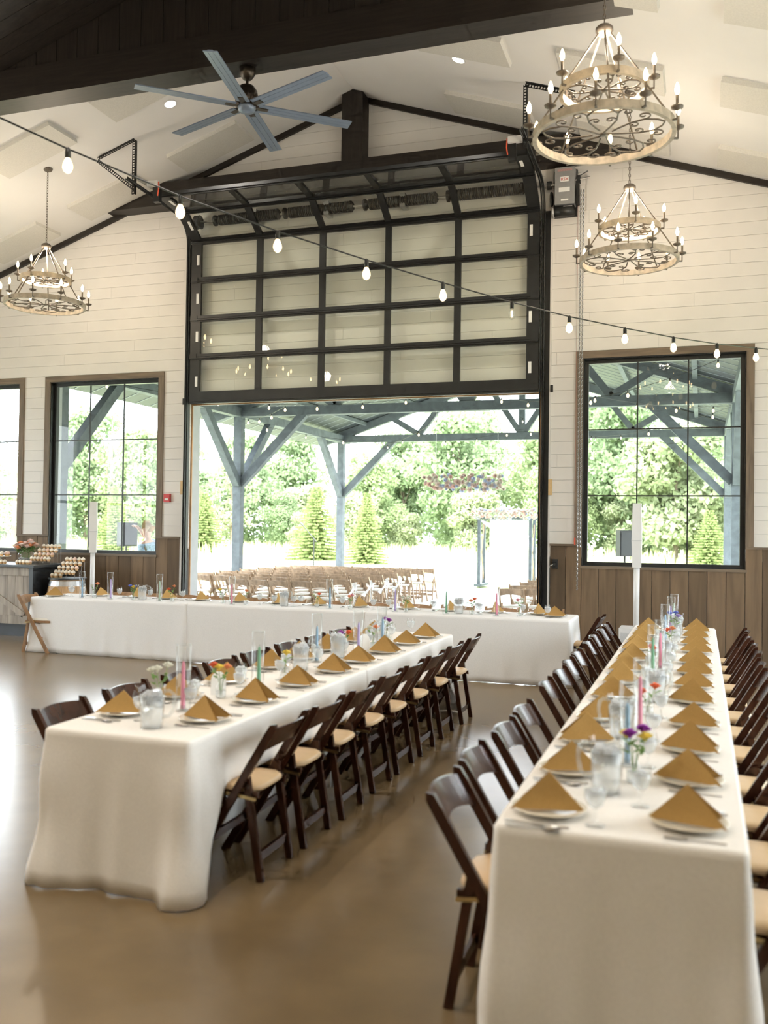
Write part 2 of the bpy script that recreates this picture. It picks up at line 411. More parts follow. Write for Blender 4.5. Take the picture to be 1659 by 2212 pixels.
for s in (-1, 1):
    for k in range(18):
        ya = -7.925+k*.218
        p = [(s*.02, roofz(.02)-.004), (s*(HW-.05), roofz(HW-.05)-.004), (s*(HW-.05), roofz(HW-.05)-.03), (s*.02, roofz(.02)-.03)]
        if s > 0 and True: p = [(s*.02, roofz(.02)-.004), (3.9, roofz(3.9)-.004), (3.9, roofz(3.9)-.03), (s*.02, roofz(.02)-.03)]
        MB().prism(p if s > 0 else p[::-1], ya, ya+.212).build('soffit_board', DARK, ceil_o)

# ================================================================== SECTIONAL DOOR
door = empty('door_1', (0, -.12, 3.72)); door['kind'] = 'structure'
DOF_ = (0, .12, -3.72)
SECS = [((-.12, 3.72), (-.12, 4.43)), ((-.12, 4.43), (-.12, 5.035)), ((-.12, 5.035), (-.12, 5.645)), ((-.12, 5.645), (-.12, 6.265)),
        ((-.12, 6.27), (-.60, 6.60)), ((-.605, 6.602), (-1.20, 6.66))]
XM = [-2.74, -2.565, -1.60, -1.498, -.547, -.449, .502, .596, 1.557, 1.653, 2.607, 2.78]
for si, ((y0, z0), (y1, z1)) in enumerate(SECS):
    L = math.hypot(y1-y0, z1-z0); dv = Vector((0, (y1-y0)/L, (z1-z0)/L)); nv = Vector((0, -dv.z, dv.y))
    sec = empty('door_section', (0, y0+.12, z0-3.72)); sec.parent = door
    def slab(xa, xb, h0, h1, t0, t1, nm, mt):
        mb = MB(); vs_ = []
        for t in (t0, t1):
            for x, h in ((xa, h0), (xb, h0), (xb, h1), (xa, h1)): vs_.append(Vector((x, 0, 0))+dv*h+nv*t)
        mb.add(vs_, [(0, 1, 2, 3), (7, 6, 5, 4), (0, 4, 5, 1), (1, 5, 6, 2), (2, 6, 7, 3), (3, 7, 4, 0)])
        return mb.build(nm, mt, sec)
    rb = .16 if si == 0 else .047; rtp = .05 if si < 5 else .09
    slab(XM[0], XM[-1], .002, rb, -.022, .028, 'rail', BLK); slab(XM[0], XM[-1], L-rtp, L-.002, -.022, .028, 'rail', BLK)
    slab(XM[0], XM[-1], L-.03, L-.018, .028, .05, 'strut', BLK)
    slab(XM[0], XM[1], rb, L-rtp, -.02, .024, 'stile', BLK); slab(XM[-2], XM[-1], rb, L-rtp, -.02, .024, 'stile', BLK)
    for k in range(2, 10, 2): slab(XM[k], XM[k+1], rb, L-rtp, -.02, .022, 'mullion', BLK)
    for k in range(1, 11, 2):
        a, b = XM[k], XM[k+1]
        mb = MB(); mb.add([Vector((a, 0, 0))+dv*rb, Vector((b, 0, 0))+dv*rb, Vector((b, 0, 0))+dv*(L-rtp), Vector((a, 0, 0))+dv*(L-rtp)], [(0, 1, 2, 3)])
        mb.build('pane', DPANE, sec)
    for sx in (-1, 1):
        xh = -2.68 if sx < 0 else 2.72
        if si: slab(xh-.06, xh+.06, -.045, .05, .029, .036, 'hinge', BLK)
        xl = -2.62 if sx < 0 else 2.66
        if not (sx > 0 and si in (2, 4)): slab(xl-.022, xl+.022, .24, .40, .0245, .026, 'sticker', LABELW)
    if si == 0: slab(XM[0], XM[-1], -.03, .001, -.02, .02, 'bottom_seal', BLK)
# tracks, guides, hangers
for s in (-1, 1):
    side = 'left' if s < 0 else 'right'
    c = -2.80 if s < 0 else 2.84
    tk = empty('door_track', (c, 0, 0), label='black steel %s-hand track of the overhead door with its curved rail' % side, cat='track')
    def T(mb, n, mt, **k): return mb.build(n, mt, tk, loc=(-c, 0, 0), **k)
    x0, x1 = sorted((c, c+s*.075))
    T(MB().box((x0, -.012, 0), (x1, -.0235+.003, 6.25)) if False else MB().box((x0, -.034, 0), (x1, -.021, 6.25)), 'wall_angle', BLK)
    T(MB().box((c-.006+s*.0, -.13, 0), (c+.006, -.034, 6.25)), 'angle_flange', BLK)
    arc = []
    R = .38
    pts = [(-.155, .02), (-.155, 6.22)]+[(-.155-R*(1-math.cos(t)), 6.22+R*math.sin(t)) for t in [PI/2*k/8 for k in range(1, 9)]]+[(-1.85, 6.66)]
    for dx in (-.022, .022):
        T(MB().tube([(c-s*.012+dx, y, zz) for y, zz in pts], .011, 6), 'rail', BLK, smooth=True)
    mbw = MB()
    for (ya, za), (yb, zb) in zip(pts, pts[1:]):
        mbw.beam((c-s*.012, ya+.012 if za < 6.2 else ya, za+(.0 if za < 6.2 else .012)), (c-s*.012, yb+.012 if zb < 6.2 else yb, zb+(.0 if zb < 6.2 else .012)), .05, .006, (1, 0, 0))
    T(mbw, 'web', BLK)
    # perforated hanger: ladder-like angle bars
    def perf(p, q, nm):
        p, q = Vector(p), Vector(q); d = (q-p); n = int(d.length/.038); d.normalize(); sd_ = Vector((1, 0, 0)) if abs(d.x) < .3 else Vector((0, 0, 1))
        sd_ = (sd_-d*sd_.dot(d)).normalized()
        mb = MB()
        for e in (-.019, .019): mb.beam(p+sd_*e, q+sd_*e, .004, .012, sd_)
        for k in range(n+1):
            cpt = p+d*(k*.038+.005); mb.beam(cpt-sd_*.019, cpt+sd_*.019, .004, .016, d)
        nrm = d.cross(sd_); 
        mb.beam(p+sd_*.026+nrm*.02, q+sd_*.026+nrm*.02, .004, .045, nrm)
        T(mb, nm, BLK)
    xe = 2.83
    top = Vector((s*xe, -1.64, roofz(xe)-.03)); far = Vector((s*3.44, -1.64, roofz(3.44)-.03)); low = Vector((s*xe, -1.64, 6.52))
    perf(low, top, 'perforated_hanger'); perf(top, far, 'perforated_cleat'); perf(far+Vector((0, 0, -.03)), low+Vector((0, .03, .08)), 'perforated_brace')
    mb = MB().box((s*2.66-.09, -1.42, 6.70), (s*2.66+.09, -1.36, 6.78)); T(mb, 'end_bracket', WHITEP)
    mb = MB().box((s*2.62-.05, -1.38, 6.48), (s*2.62+.05, -1.30, 6.70)); T(mb, 'bumper', BLK)
    T(MB().tube([(s*2.56, -1.40, 6.76), (s*2.555, -1.41, 6.64), (s*2.57, -1.41, 6.55)], .009, 6), 'red_cord', ORANGE)
    T(MB().box((c+s*.09, -.03, 3.70), (c+s*.13 if s > 0 else c-.09, -.0235, 3.80)) if s > 0 else MB().box((c-.13, -.03, 3.70), (c-.085, -.0235, 3.80)), 'clip', BLK)
    T(MB().box((min(c+s*.08, c+s*.13), -.05, 2.26), (max(c+s*.08, c+s*.13), -.0235, 2.48)), 'sensor_box', mat('tan_plastic', (.72, .50, .25), .5, noise=(20, .05)))
# weather stop of raw wood on the outer edge of the jamb
for s in (-1, 1):
    x0, x1 = sorted((s*2.80, s*2.775)); MB().box((x0, .03, 0), (x1, .05, DZ)).build('trim_%d' % (5 if s < 0 else 6), JAMBW, kind='structure')
    x0, x1 = sorted((s*2.80, s*2.79)); MB().box((x0, .06, 0), (x1, .298, DZ)).build('trim_%d' % (7 if s < 0 else 8), EXTW, kind='structure')
MB().box((-2.77, .03, DZ-.03), (2.77, .05, DZ)).build('trim_9', JAMBW, kind='structure')
# torsion shaft and springs
sh = empty('torsion_shaft', (0, -.16, 6.56), label='torsion shaft with thick black coil springs above the door', cat='shaft')
MB().tube([(-2.85, 0, 0), (2.98, 0, 0)], .016, 8).build('rod', GALV, sh)
hel = MB(); NT = 34; hel.tube([((k/12)*(.98/NT), .07*math.cos(2*PI*k/12), .07*math.sin(2*PI*k/12)) for k in range(NT*12)], .0155, 5, caps=False)
hm = hel.mesh('spring', mat('spring_black', (.03, .03, .028), .4, noise=(4, .4), metal=.4), True)
for x in (-2.25, -1.05, .25, 1.52):
    put('spring', hm, sh, loc=(x, 0, 0))
    for xx in (x-.05, x+1.02): MB().lathe([(.02, -.03), (.085, -.03), (.085, .0), (.05, .03), (.02, .03)], 12).build('spring_cone', BLK, sh, loc=(xx, 0, 0), rot=(0, PI/2, 0))
for x in (-.42, .78, -1.62): MB().box((x-.04, -.06, -.10), (x+.04, .13, .10)).build('bearing_plate', GALV, sh)
for x in (-2.62, 2.66): MB().lathe([(.02, -.04), (.11, -.04), (.10, 0), (.11, .04), (.02, .04)], 16).build('cable_drum', BLK, sh, loc=(x, 0, 0), rot=(0, PI/2, 0))
# door operator with its chain hoist
op = empty('door_operator', (3.13, -.03, 6.17), label='grey electric door operator marked RSX on the gable wall', cat='motor')
def O(mb, n, mt, **k): return mb.build(n, mt, op, **k)
O(MB().box((-.17, -.02, -.03), (.15, .0275, .62)), 'back_plate', BLK)
bm_ = MB().box((-.135, -.20, .09), (.135, -.021, .60)); O(bm_, 'housing', MOTOR)
O(MB().tube([(-.15, -.11, .02), (.12, -.11, .02)], .075, 14), 'motor_drum', BLK, smooth=True)
O(MB().tube([(-.175, -.11, .02), (-.151, -.11, .02)], .085, 14), 'motor_end', GALV, smooth=True)
O(MB().box((-.02, -.17, -.01), (.10, -.12, .075)), 'junction_box', GALV)
O(MB().box((.15, -.16, .10), (.19, -.04, .38)), 'gear_case', BLK); O(MB().box((.152, -.12, .40), (.20, -.05, .50)), 'limit_box', BLK)
O(MB().lathe([(.015, -.01), (.10, -.01), (.10, .01), (.015, .01)], 18), 'sprocket', BLK, loc=(-.19, -.11, .20), rot=(0, PI/2, 0))
O(MB().tube([(-.34, -.13, .39), (-.13, -.13, .39)], .018, 8), 'coupling_shaft', GALV)
O(MB().lathe([(.02, -.03), (.06, -.03), (.06, .03), (.02, .03)], 10), 'coupling', BLK, loc=(-.22, -.13, .39), rot=(0, PI/2, 0))
O(MB().tube([(.13, -.10, .44), (.33, -.10, .46)], .012, 6), 'release_arm', GALV); O(MB().tube([(.2, -.1, .5), (.30, -.1, .55)], .008, 6), 'release_lever', BLK)
O(MB().box((-.06, -.2015, .40), (.055, -.2003, .47)), 'badge', LABELW); O(MB().box((-.08, -.2015, .26), (.07, -.2003, .32)), 'rating_label', LABELW)
O(MB().box((-.10, -.2015, .545), (.10, -.2003, .575)), 'warning_strip', mat('warning_pinkish', (.42, .25, .24), .5, noise=(60, .2)))
O(MB().box((-.05, -.2025, .135), (.05, -.2003, .16)), 'vent_clip', LABELW)
fc = bpy.data.curves.new('badge_text', 'FONT'); fc.body = 'RSX'; fc.size = .058; fc.align_x = 'CENTER'; fc.extrude = .0006
fo = bpy.data.objects.new('badge_text', fc); COL.objects.link(fo); bpy.context.view_layer.update()
tm = bpy.data.meshes.new_from_object(fo.evaluated_get(bpy.context.evaluated_depsgraph_get())); bpy.data.objects.remove(fo)
tm.materials.clear(); tm.materials.append(RED)
put('lettering', tm, op, loc=(-.002, -.2023, .415), rot=(PI/2, 0, 0))
ch = MB(); lk = MB()
for x in (.21, .245):
    pts = []
    for k in range(0, 178):
        zz = .30-k*.031
        if x > .23 and zz < -4.6: break
        ch.tube([(x+(.009 if k % 2 else 0), -.10+(0 if k % 2 else .009), zz), (x+(.009 if k % 2 else 0)*-1, -.10-(0 if k % 2 else .009), zz-.028)], .0085, 4, caps=False)
O(ch, 'hand_chain', GALV)
O(MB().tube([(.165, -.05, .10), (.165, -.04, -2.4), (.165, -.04, -4.6)], .0025, 5), 'release_cord', mat('faded_red_cord', (.55, .30, .25), .6, noise=(20, .05)))
O(MB().tube([(.165, -.04, -4.5), (.165, -.04, -4.6)], .012, 6), 'cord_toggle', ORANGE)
# access panel, alarm, outlets
tag(MB().box((3.40, -.012, 6.22), (3.76, -.001, 6.76)).build('access_panel', SHIP), 'square painted access panel beside the door operator', 'panel')
fa = empty('fire_alarm', (-3.18, -.001, 2.14), label='red fire alarm pull station beside the left window', cat='alarm')
MB().box((-.055, -.045, 0), (.055, 0, .13)).build('housing', RED, fa); MB().box((-.03, -.05, .03), (.03, -.046, .06)).build('pull_bar', LABELW, fa)
ot = empty('power_outlet', (3.02, -.017, 1.30), label='black outlet box with plug on the plank wainscot', cat='outlet')
MB().box((-.04, -.03, -.06), (.04, 0, .07)).build('plate', BLK, ot); MB().box((-.02, -.055, -.02), (.015, -.031, .02)).build('plug', BLK, ot)
MB().tube([(-.01, -.05, 0), (-.06, -.05, -.02), (-.09, -.04, -.09), (-.10, -.03, -.13)], .004, 5).build('cable', LABELW, ot)

# ================================================================== LIGHT FIXTURES
def point(name, loc, e, col, r=.05, parent=None):
    ld = bpy.data.lights.new(name, 'POINT'); ld.energy = e; ld.color = col; ld.shadow_soft_size = r
    lo = bpy.data.objects.new(name, ld); COL.objects.link(lo); lo.location = loc
    if parent: lo.parent = parent
    return lo
def spiral(cx, cy, a0, turns, r0, sgn, n=14):
    out = []
    for k in range(n+1):
        t = k/n; a = a0+sgn*turns*2*PI*t; r = r0*(1-.8*t); out.append((cx+r*math.cos(a), cy+r*math.sin(a)))
    return out
def make_chandelier():
    c = empty('chandelier', (0, 0, 0), cat='chandelier')
    def ring(r, zc, h, t, nm):
        MB().lathe([(r-t, -h), (r, -h), (r, h), (r-t, h), (r-t, -h)], 48, (0, 0, zc), False).build(nm, RINGW, c, smooth=False)
    ring(.565, 0, .032, .035, 'lower_ring'); ring(.355, .36, .032, .03, 'upper_ring')
    def iron(R, zc, nf, nm):
        mb = MB()
        for k in range(nf):
            a = 2*PI*k/nf+.2
            def rot(p): return (p[0]*math.cos(a)-p[1]*math.sin(a), p[0]*math.sin(a)+p[1]*math.cos(a), zc)
            # S-curve from the hub to the ring with scrolls each side
            base = [(R*.06, 0), (R*.25, R*.10), (R*.48, R*.20), (R*.70, R*.22), (R*.86, R*.12), (R*.93, 0), (R*.86, -R*.12), (R*.70, -R*.22), (R*.48, -R*.20), (R*.25, -R*.10), (R*.06, 0)]
            sm = []
            for i in range(len(base)-1):
                for u in (0, .5): sm.append(tuple(base[i][q]*(1-u)+base[i+1][q]*u for q in (0, 1)))
            mb.tube([rot(p) for p in sm], .0075, 5, caps=False)
            for s in (-1, 1):
                mb.tube([rot(p) for p in spiral(R*.72, s*R*.34, -s*PI/2, 1.1, R*.11, s)], .0065, 5, caps=False)
                mb.tube([rot(p) for p in spiral(R*.50, s*R*.11, s*PI/2, 1.0, R*.085, -s)], .0065, 5, caps=False)
        mb.lathe([(.012, -.01), (.03, -.008), (.03, .008), (.012, .01)], 10, (0, 0, zc))
        mb.build(nm, IRON, c, smooth=True)
    iron(.53, 0, 5, 'lower_scrollwork'); iron(.325, .36, 5, 'upper_scrollwork')
    cup = MB().lathe([(.006, -.09), (.006, -.02), (.014, -.015), (.045, .0), (.048, .012), (.018, .018), (.011, .02), (.011, .10), (.004, .10)], 12).mesh('candle_cup', IRON, True)
    fl = MB().lathe([(.006, .10), (.017, .125), (.0195, .145), (.013, .175), (.003, .20)], 10).mesh('candle_bulb', FLAME, True)
    for n, R, zc, off in ((10, .60, .06, .12), (5, .39, .42, .5)):
        for k in range(n):
            a = 2*PI*k/n+off; p = (R*math.cos(a), R*math.sin(a), zc)
            cp = put('candle_cup', cup, c, loc=p); put('bulb', fl, cp)
            MB().beam((R*.90*math.cos(a), R*.90*math.sin(a), zc-.085), (R*1.0*math.cos(a), R*1.0*math.sin(a), zc-.085), .018, .012).build('arm', IRON, cp, loc=(-p[0], -p[1], -p[2]))
    MB().lathe([(.01, .80), (.055, .815), (.07, .84), (.07, .865), (.05, .885), (.015, .90)], 16).build('hub', IRON, c, smooth=True)
    for k in range(5):
        a = 2*PI*k/5+.3
        def cp_(r, zz): return (r*math.cos(a), r*math.sin(a), zz)
        MB().tube([cp_(.05, .815), cp_(.05+.29*.6, .815-.45*.6), cp_(.345, .37)], .009, 6).build('stay_rod', IRON, c)
        MB().tube([cp_(.345, .33), cp_(.555, .01)], .008, 6).build('stay_rod', IRON, c)
    lk = MB(); zz = .90; k = 0
    while zz < 1.95:
        pts = []
        for q in range(8):
            t = 2*PI*q/8; e = (.011*math.cos(t), .024*math.sin(t)); pts.append((e[0] if k % 2 else 0, 0 if k % 2 else e[0], zz+.02+e[1]))
        lk.tube(pts, .0038, 4, closed=True); zz += .038; k += 1
    lk.build('chain', IRON, c)
    MB().lathe([(.012, 1.945), (.05, 1.95), (.068, 1.975), (.068, 1.99)], 14).build('ceiling_canopy', IRON, c)
    register(c); return c
CH = make_chandelier()
def hang(src, x, y, zc, label, first=False, e=48):
    rz = rnd.uniform(0, 6)
    if first: c = src; c.location = (x, y, zc); c.rotation_euler = (0, 0, rz); c['label'] = label; c['group'] = 'ring chandeliers'
    else: c = copy_tree(src, (x, y, zc), rz, label, 'ring chandeliers')
    for zz, ee in ((.66, e),):
        l_ = point('chandelier_glow', (0, 0, zz), ee, (1, .84, .66), .12, c)
    return c
ZC = 4.99
hang(CH, 4.17, -5.45, ZC-.03, 'nearest wooden ring chandelier hanging at upper right below the dark beam', True)
hang(CH, 4.12, -1.92, ZC-.06, 'wooden ring chandelier hanging over the right window wall')
hang(CH, -4.09, -1.92, ZC-.05, 'wooden ring chandelier hanging above the left window')
hang(CH, -4.09, -9.0, ZC-.05, 'unseen wooden ring chandelier hanging left of and behind the viewpoint')  # this and the next three are out of view, added for rear fill
hang(CH, 4.12, -9.0, ZC-.05, 'unseen wooden ring chandelier hanging high above the near end of the right table')
hang(CH, 4.12, -12.6, ZC-.05, 'unseen wooden ring chandelier hanging above the viewpoint')
hang(CH, -4.09, -12.6, ZC-.05, 'unseen wooden ring chandelier hanging far left behind the viewpoint')
hang(CH, -4.09, -5.45, ZC-.05, 'wooden ring chandelier hanging out past the left edge')
# recessed downlights
dl = MB().lathe([(.0, -.004), (.078, -.004), (.078, .0)], 24, caps=False)
dlm = MB().add([(.078*math.cos(2*PI*k/24), .078*math.sin(2*PI*k/24), -.012) for k in range(24)], [tuple(range(23, -1, -1))]).mesh('lens', CANL)
dlr = MB().lathe([(.078, -.012), (.095, -.012), (.095, .004), (.078, .004), (.078, -.012)], 24, caps=False).mesh('trim_ring', WHITEP)
for y in (-1.95, -5.6, -10, -14):  # only the first row is in view; the others are added for fill
    for s in (-1, 1):
        d = empty('downlight', (s*2.05, y, roofz(2.05)), label='round recessed downlight in the %s ceiling slope, %s row from the gable wall' % ('left' if s < 0 else 'right', ORD[[-1.95, -5.6, -10, -14].index(y)]), cat='downlight', group='recessed downlights')
        d.rotation_euler = (0, s*math.atan(RS), 0)
        put('lens', dlm, d); put('trim_ring', dlr, d)
        al = bpy.data.lights.new('downlight_beam', 'SPOT'); al.energy = 150 if y > -6 else 340; al.color = (1, .92, .82); al.spot_size = 2.0; al.spot_blend = .6; al.shadow_soft_size = .08
        ao = bpy.data.objects.new('downlight_beam', al); COL.objects.link(ao); ao.parent = d; ao.location = (0, 0, -.05)
# ceiling fan
FANX, FANZ = .13, 6.425
fan = empty('ceiling_fan', (FANX, -3.86, FANZ), label='large six-blade blue-grey ceiling fan hanging from the dark beam', cat='fan')
dzc = 6.849-FANZ
MB().lathe([(.02, dzc-.13), (.05, dzc-.12), (.085, dzc-.07), (.09, dzc), (.02, dzc)], 20).build('ceiling_canopy', BRONZE, fan, smooth=True)
MB().tube([(0, 0, .2), (0, 0, dzc-.1)], .016, 8).build('downrod', BRONZE, fan)
MB().lathe([(.03, .24), (.08, .22), (.115, .17), (.128, .10), (.128, .05), (.11, .02), (.085, 0)], 24).build('motor_housing', BRONZE, fan, smooth=True)
MB().lathe([(.0, -.075), (.05, -.072), (.09, -.055), (.10, -.02), (.10, .0)], 24).build('hub_cap', FANM, fan, smooth=True)
bl = MB(); wd_ = .075; tl = .12
for a, b in ((-wd_, -wd_*.40), (-wd_*.36, wd_*.36), (wd_*.40, wd_)):
    t0, t1 = -a*math.sin(tl), -b*math.sin(tl)
    z_ = .008 if (a+b) == 0 else 0
    bl.add([(.13, a, t0-.006), (1.21, a, t0-.006), (1.21, b, t1-.006), (.13, b, t1-.006), (.13, a, t0+.006+z_), (1.21, a, t0+.006+z_), (1.21, b, t1+.006+z_), (.13, b, t1+.006+z_)],
           [(0, 3, 2, 1), (4, 5, 6, 7), (0, 1, 5, 4), (1, 2, 6, 5), (2, 3, 7, 6), (3, 0, 4, 7)])
bl.add([(.13, -wd_, .010+.0), (1.21, -wd_, .010), (1.21, wd_, -.012), (.13, wd_, -.012), (.13, -wd_, .013), (1.21, -wd_, .013), (1.21, wd_, -.009), (.13, wd_, -.009)], [(0, 3, 2, 1), (4, 5, 6, 7), (0, 1, 5, 4), (2, 3, 7, 6)])
blm = bl.mesh('blade', FANM)
for k in range(6):
    bo = put('blade', blm, fan, rot=(0, 0, math.radians(40+60*k)))
    MB().box((.06, -.03, -.012), (.24, .03, .016)).build('blade_bracket', BRONZE, bo)
# string lights
SOCK = MB().lathe([(.004, .01), (.014, .0), (.016, -.02), (.016, -.05), (.012, -.052)], 10).mesh('socket', BLK, True)
SBULB = MB().lathe([(.012, -.05), (.018, -.062), (.027, -.085), (.029, -.105), (.022, -.125), (.008, -.136)], 12)
mat('string_bulb_glow', (1, .85, .6), .2, emit=((1, .76, .45), 2.0), noise=(5, .01)).cycles.emission_sampling = 'NONE'
SB1 = SBULB.mesh('lit_string_bulb', mat('string_bulb_glow', (1, .85, .6), .2, emit=((1, .76, .45), 2.0), noise=(5, .01)), True)
SB2 = SBULB.mesh('clear_string_bulb', TGLASS, True)
FIL = MB().tube([(0, 0, -.07), (0, 0, -.115)], .008, 6).mesh('filament', BULB)
def string(pts, label, bulbs, scale=1.0, unlit=(), group=None, loop=.0):
    st = empty('string_lights', pts[0], label=label, cat='string lights')
    if group: st['group'] = group
    p0 = Vector(pts[0])
    MB().tube([Vector(p)-p0 for p in pts], .0055*scale, 5).build('cord', BLK, st)
    for i, b in enumerate(bulbs):
        s_ = put('socket', SOCK, st, loc=Vector(b)-p0, scale=(scale,)*3)
        if i in unlit: put('bulb', SB2, s_)
        else: put('bulb', SB1, s_)
        put('filament', FIL, s_)
    return st
def ray(u, v): return fw+r2*((u-829.5)/FPX)-u2*((v-1106)/FPX)
STR = [(-130, 195), (147, 322), (390, 424), (600, 500), (792, 562), (957, 611), (1106, 653), (1230, 684), (1350, 709), (1455, 729), (1549, 743), (1633, 752), (1720, 760)]
A0 = CP+ray(147, 335)*6.5; A1 = CP+ray(1633, 763)*11.75
sp = []
for u, v in STR:
    q = ray(u, v); n_ = Vector((A1.y-A0.y, -(A1.x-A0.x), 0)); t = (A0-CP).dot(n_)/q.dot(n_); sp.append(CP+q*t)
far = sp[-1]+(sp[-1]-sp[-2])*5; near_ = sp[0]+(sp[0]-sp[1])*1.2+Vector((0, 0, .2))
string([near_]+sp+[far], 'black cord of warm round bulbs sagging across the hall', sp[1:-1], 1.25, unlit=(5,))

# ================================================================== CHAIRS
def make_chair(wood, pad, nm):
    c = empty('folding_chair', (0, 0, 0), cat='chair')
    def P(mb, n, mt, **k): return mb.build(n, mt, c, **k)
    pf = lambda z_: .20-.47*z_/.785
    for s in (-1, 1):
        x = s*.207; mb = MB()
        prof = [(pf(0)-.024, 0), (pf(0)+.024, 0), (pf(.74)+.027, .74), (pf(.775)+.018, .785), (pf(.785)-.006, .788), (pf(.75)-.026, .76)]
        vs_ = [(x-.013, y, zz) for y, zz in prof]+[(x+.013, y, zz) for y, zz in prof]; n = len(prof)
        mb.add(vs_, [tuple(range(n)), tuple(range(2*n-1, n-1, -1))]+[(i, n+i, n+(i+1) % n, (i+1) % n) for i in range(n)])
        P(mb, 'post', wood)
        P(MB().beam((s*.178, -.105, .51), (s*.178, -.19, .0), .026, .036, (0, 1, 0)), 'rear_leg', wood)
        P(MB().beam((s*.1925, -.165, .405), (s*.1925, .0, .425), .004, .016), 'hinge_strap', BRASS)
        P(MB().box((s*.165-.012, -.165, .405), (s*.165+.012, .205, .436)), 'seat_rail', wood)
    P(MB().box((-.176, .18, .405), (.176, .205, .436)), 'front_rail', wood)
    P(MB().beam((-.165, -.17, .115), (.165, -.17, .115), .018, .045), 'rear_stretcher', wood)
    P(MB().beam((-.195, pf(.19), .19), (.195, pf(.19), .19), .018, .04), 'front_stretcher', wood)
    # backrest: bowed board
    mb = MB(); N = 10; vs_ = []
    for k in range(N+1):
        t = -1+2*k/N; x = t*.195; bow = -.035*(1-t*t)
        lo, hi = .640+.028*(1-t*t), .762+.012*(1-t*t)
        for z_, d in ((lo, .007), (hi, .007), (hi, -.007), (lo, -.007)): vs_.append((x, pf(z_)+bow+d, z_))
    fs = [(0, 1, 2, 3), (4*N+3, 4*N+2, 4*N+1, 4*N)]
    for k in range(N):
        for q in range(4): a = 4*k+q; b = 4*k+(q+1) % 4; fs.append((a, 4*(k+1)+q, 4*(k+1)+(q+1) % 4, b))
    mb.add(vs_, fs); P(mb, 'backrest', wood)
    # padded seat
    mb = MB(); pr = [(.176, .436), (.178, .452), (.170, .464), (.13, .469), (0, .471)]; vs_ = []; fs = []; n = 20
    for r_, z_ in pr[:-1]:
        for k in range(n):
            t = 2*PI*k/n; ca, sa = math.cos(t), math.sin(t); q = (abs(ca)**5+abs(sa)**5)**-.2
            vs_.append((r_*ca*q, .02+(r_+.006)*sa*q*1.03, z_))
    for i in range(len(pr)-2):
        for k in range(n): k2 = (k+1) % n; fs.append((i*n+k, i*n+k2, (i+1)*n+k2, (i+1)*n+k))
    vs_.append((0, .02, .471)); last = (len(pr)-2)*n
    for k in range(n): fs.append((last+k, last+(k+1) % n, len(vs_)-1))
    mb.add(vs_, fs); P(mb, 'seat_pad', pad, smooth=True)
    register(c); return c
CD = make_chair(CHAIR, PAD, 'd')
CF = make_chair(CHAIR2, PAD2, 'f')
CO = make_chair(CHAIR3, PAD2, 'o')
used = set()
def chair(src, x, y, rz, label, group):
    if src.name not in used:
        used.add(src.name); src.location = (x, y, 0); src.rotation_euler = (0, 0, rz); src['label'] = label; src['group'] = group; return src
    return copy_tree(src, (x, y, 0), rz, label, group)
def jit(a=.02): return rnd.uniform(-a, a)
# left table, right side (facing -x)
for i, y in enumerate([-8.68, -8.16, -7.62, -7.02, -6.50, -5.93, -5.29, -4.65]):
    chair(CD, 2.70+jit(.015), y, PI/2+jit(.03), 'dark brown folding chair, %s from the near end, aisle side of the left table' % ORD[i], 'chairs on the aisle side of the left table')
for i, y in enumerate([-8.78, -8.14, -7.55, -6.95, -6.40, -5.78, -5.2, -4.62]):
    chair(CD, 1.87+jit(.02), y, -PI/2+jit(.04), 'dark brown folding chair, %s from the near end, far side of the left table' % ORD[i], 'chairs on the far side of the left table')
for i, y in enumerate([-9.53, -9.0, -8.41, -7.88, -6.98, -6.42, -5.90, -5.38, -4.60, -4.03, -3.45, -2.92]):
    chair(CD, 4.255+jit(.012), y, -PI/2+jit(.03), 'dark brown folding chair, %s from the near end, aisle side of the right table' % ORD[i], 'chairs on the aisle side of the right table')
for i, y in enumerate([-9.55, -8.98, -8.42, -7.86, -7.12, -6.52, -5.95, -5.36, -4.66, -4.08, -3.5, -2.9]):
    chair(CD, 5.12+jit(.015), y, PI/2+jit(.03), 'dark brown folding chair, %s from the near end, wall side of the right table' % ORD[i], 'chairs on the wall side of the right table')
FX = [-3.1, -2.52, -2.02, -1.5, -.9, -.35, .22, .81, 1.42, 2.0, 2.55, 3.1]
for i, x in enumerate(FX):
    chair(CF, x+jit(.03), -1.58+jit(.02), PI+jit(.05), 'light brown folding chair behind the long head table, %s from its left end' % ORD[i], 'chairs behind the head table')
chair(CF, -3.70, -2.30, -PI/2+.12, 'light brown folding chair at the left end of the long head table', 'chairs at the head table ends')
chair(CD, 3.60, -1.98, PI/2-.05, 'dark brown folding chair at the right end of the long head table', 'chairs at the head table ends')

# ================================================================== TABLES AND CLOTHS
TZ = .745
def table(x0, x1, y0, y1, label):
    t = empty('folding_table', ((x0+x1)/2, (y0+y1)/2, 0), label=label, cat='table', group='folding tables under white cloths')
    hx, hy = (x1-x0)/2-.02, (y1-y0)/2-.02
    MB().box((-hx, -hy, TZ-.045), (hx, hy, TZ)).build('tabletop', PLASW, t)
    lng = hx > hy; L = max(hx, hy); S = min(hx, hy)
    for s in (-1, 1):
        a = s*(L-.35)
        def q(u, v, zz): return (u, v, zz) if lng else (v, u, zz)
        MB().tube([q(a, -S+.08, .0), q(a, -S+.08, TZ-.05)], .014, 8).build('leg', GALV, t)
        MB().tube([q(a, S-.08, .0), q(a, S-.08, TZ-.05)], .014, 8).build('leg', GALV, t)
        MB().tube([q(a, -S+.08, .2), q(a, S-.08, .2)], .01, 8).build('crossbar', GALV, t)
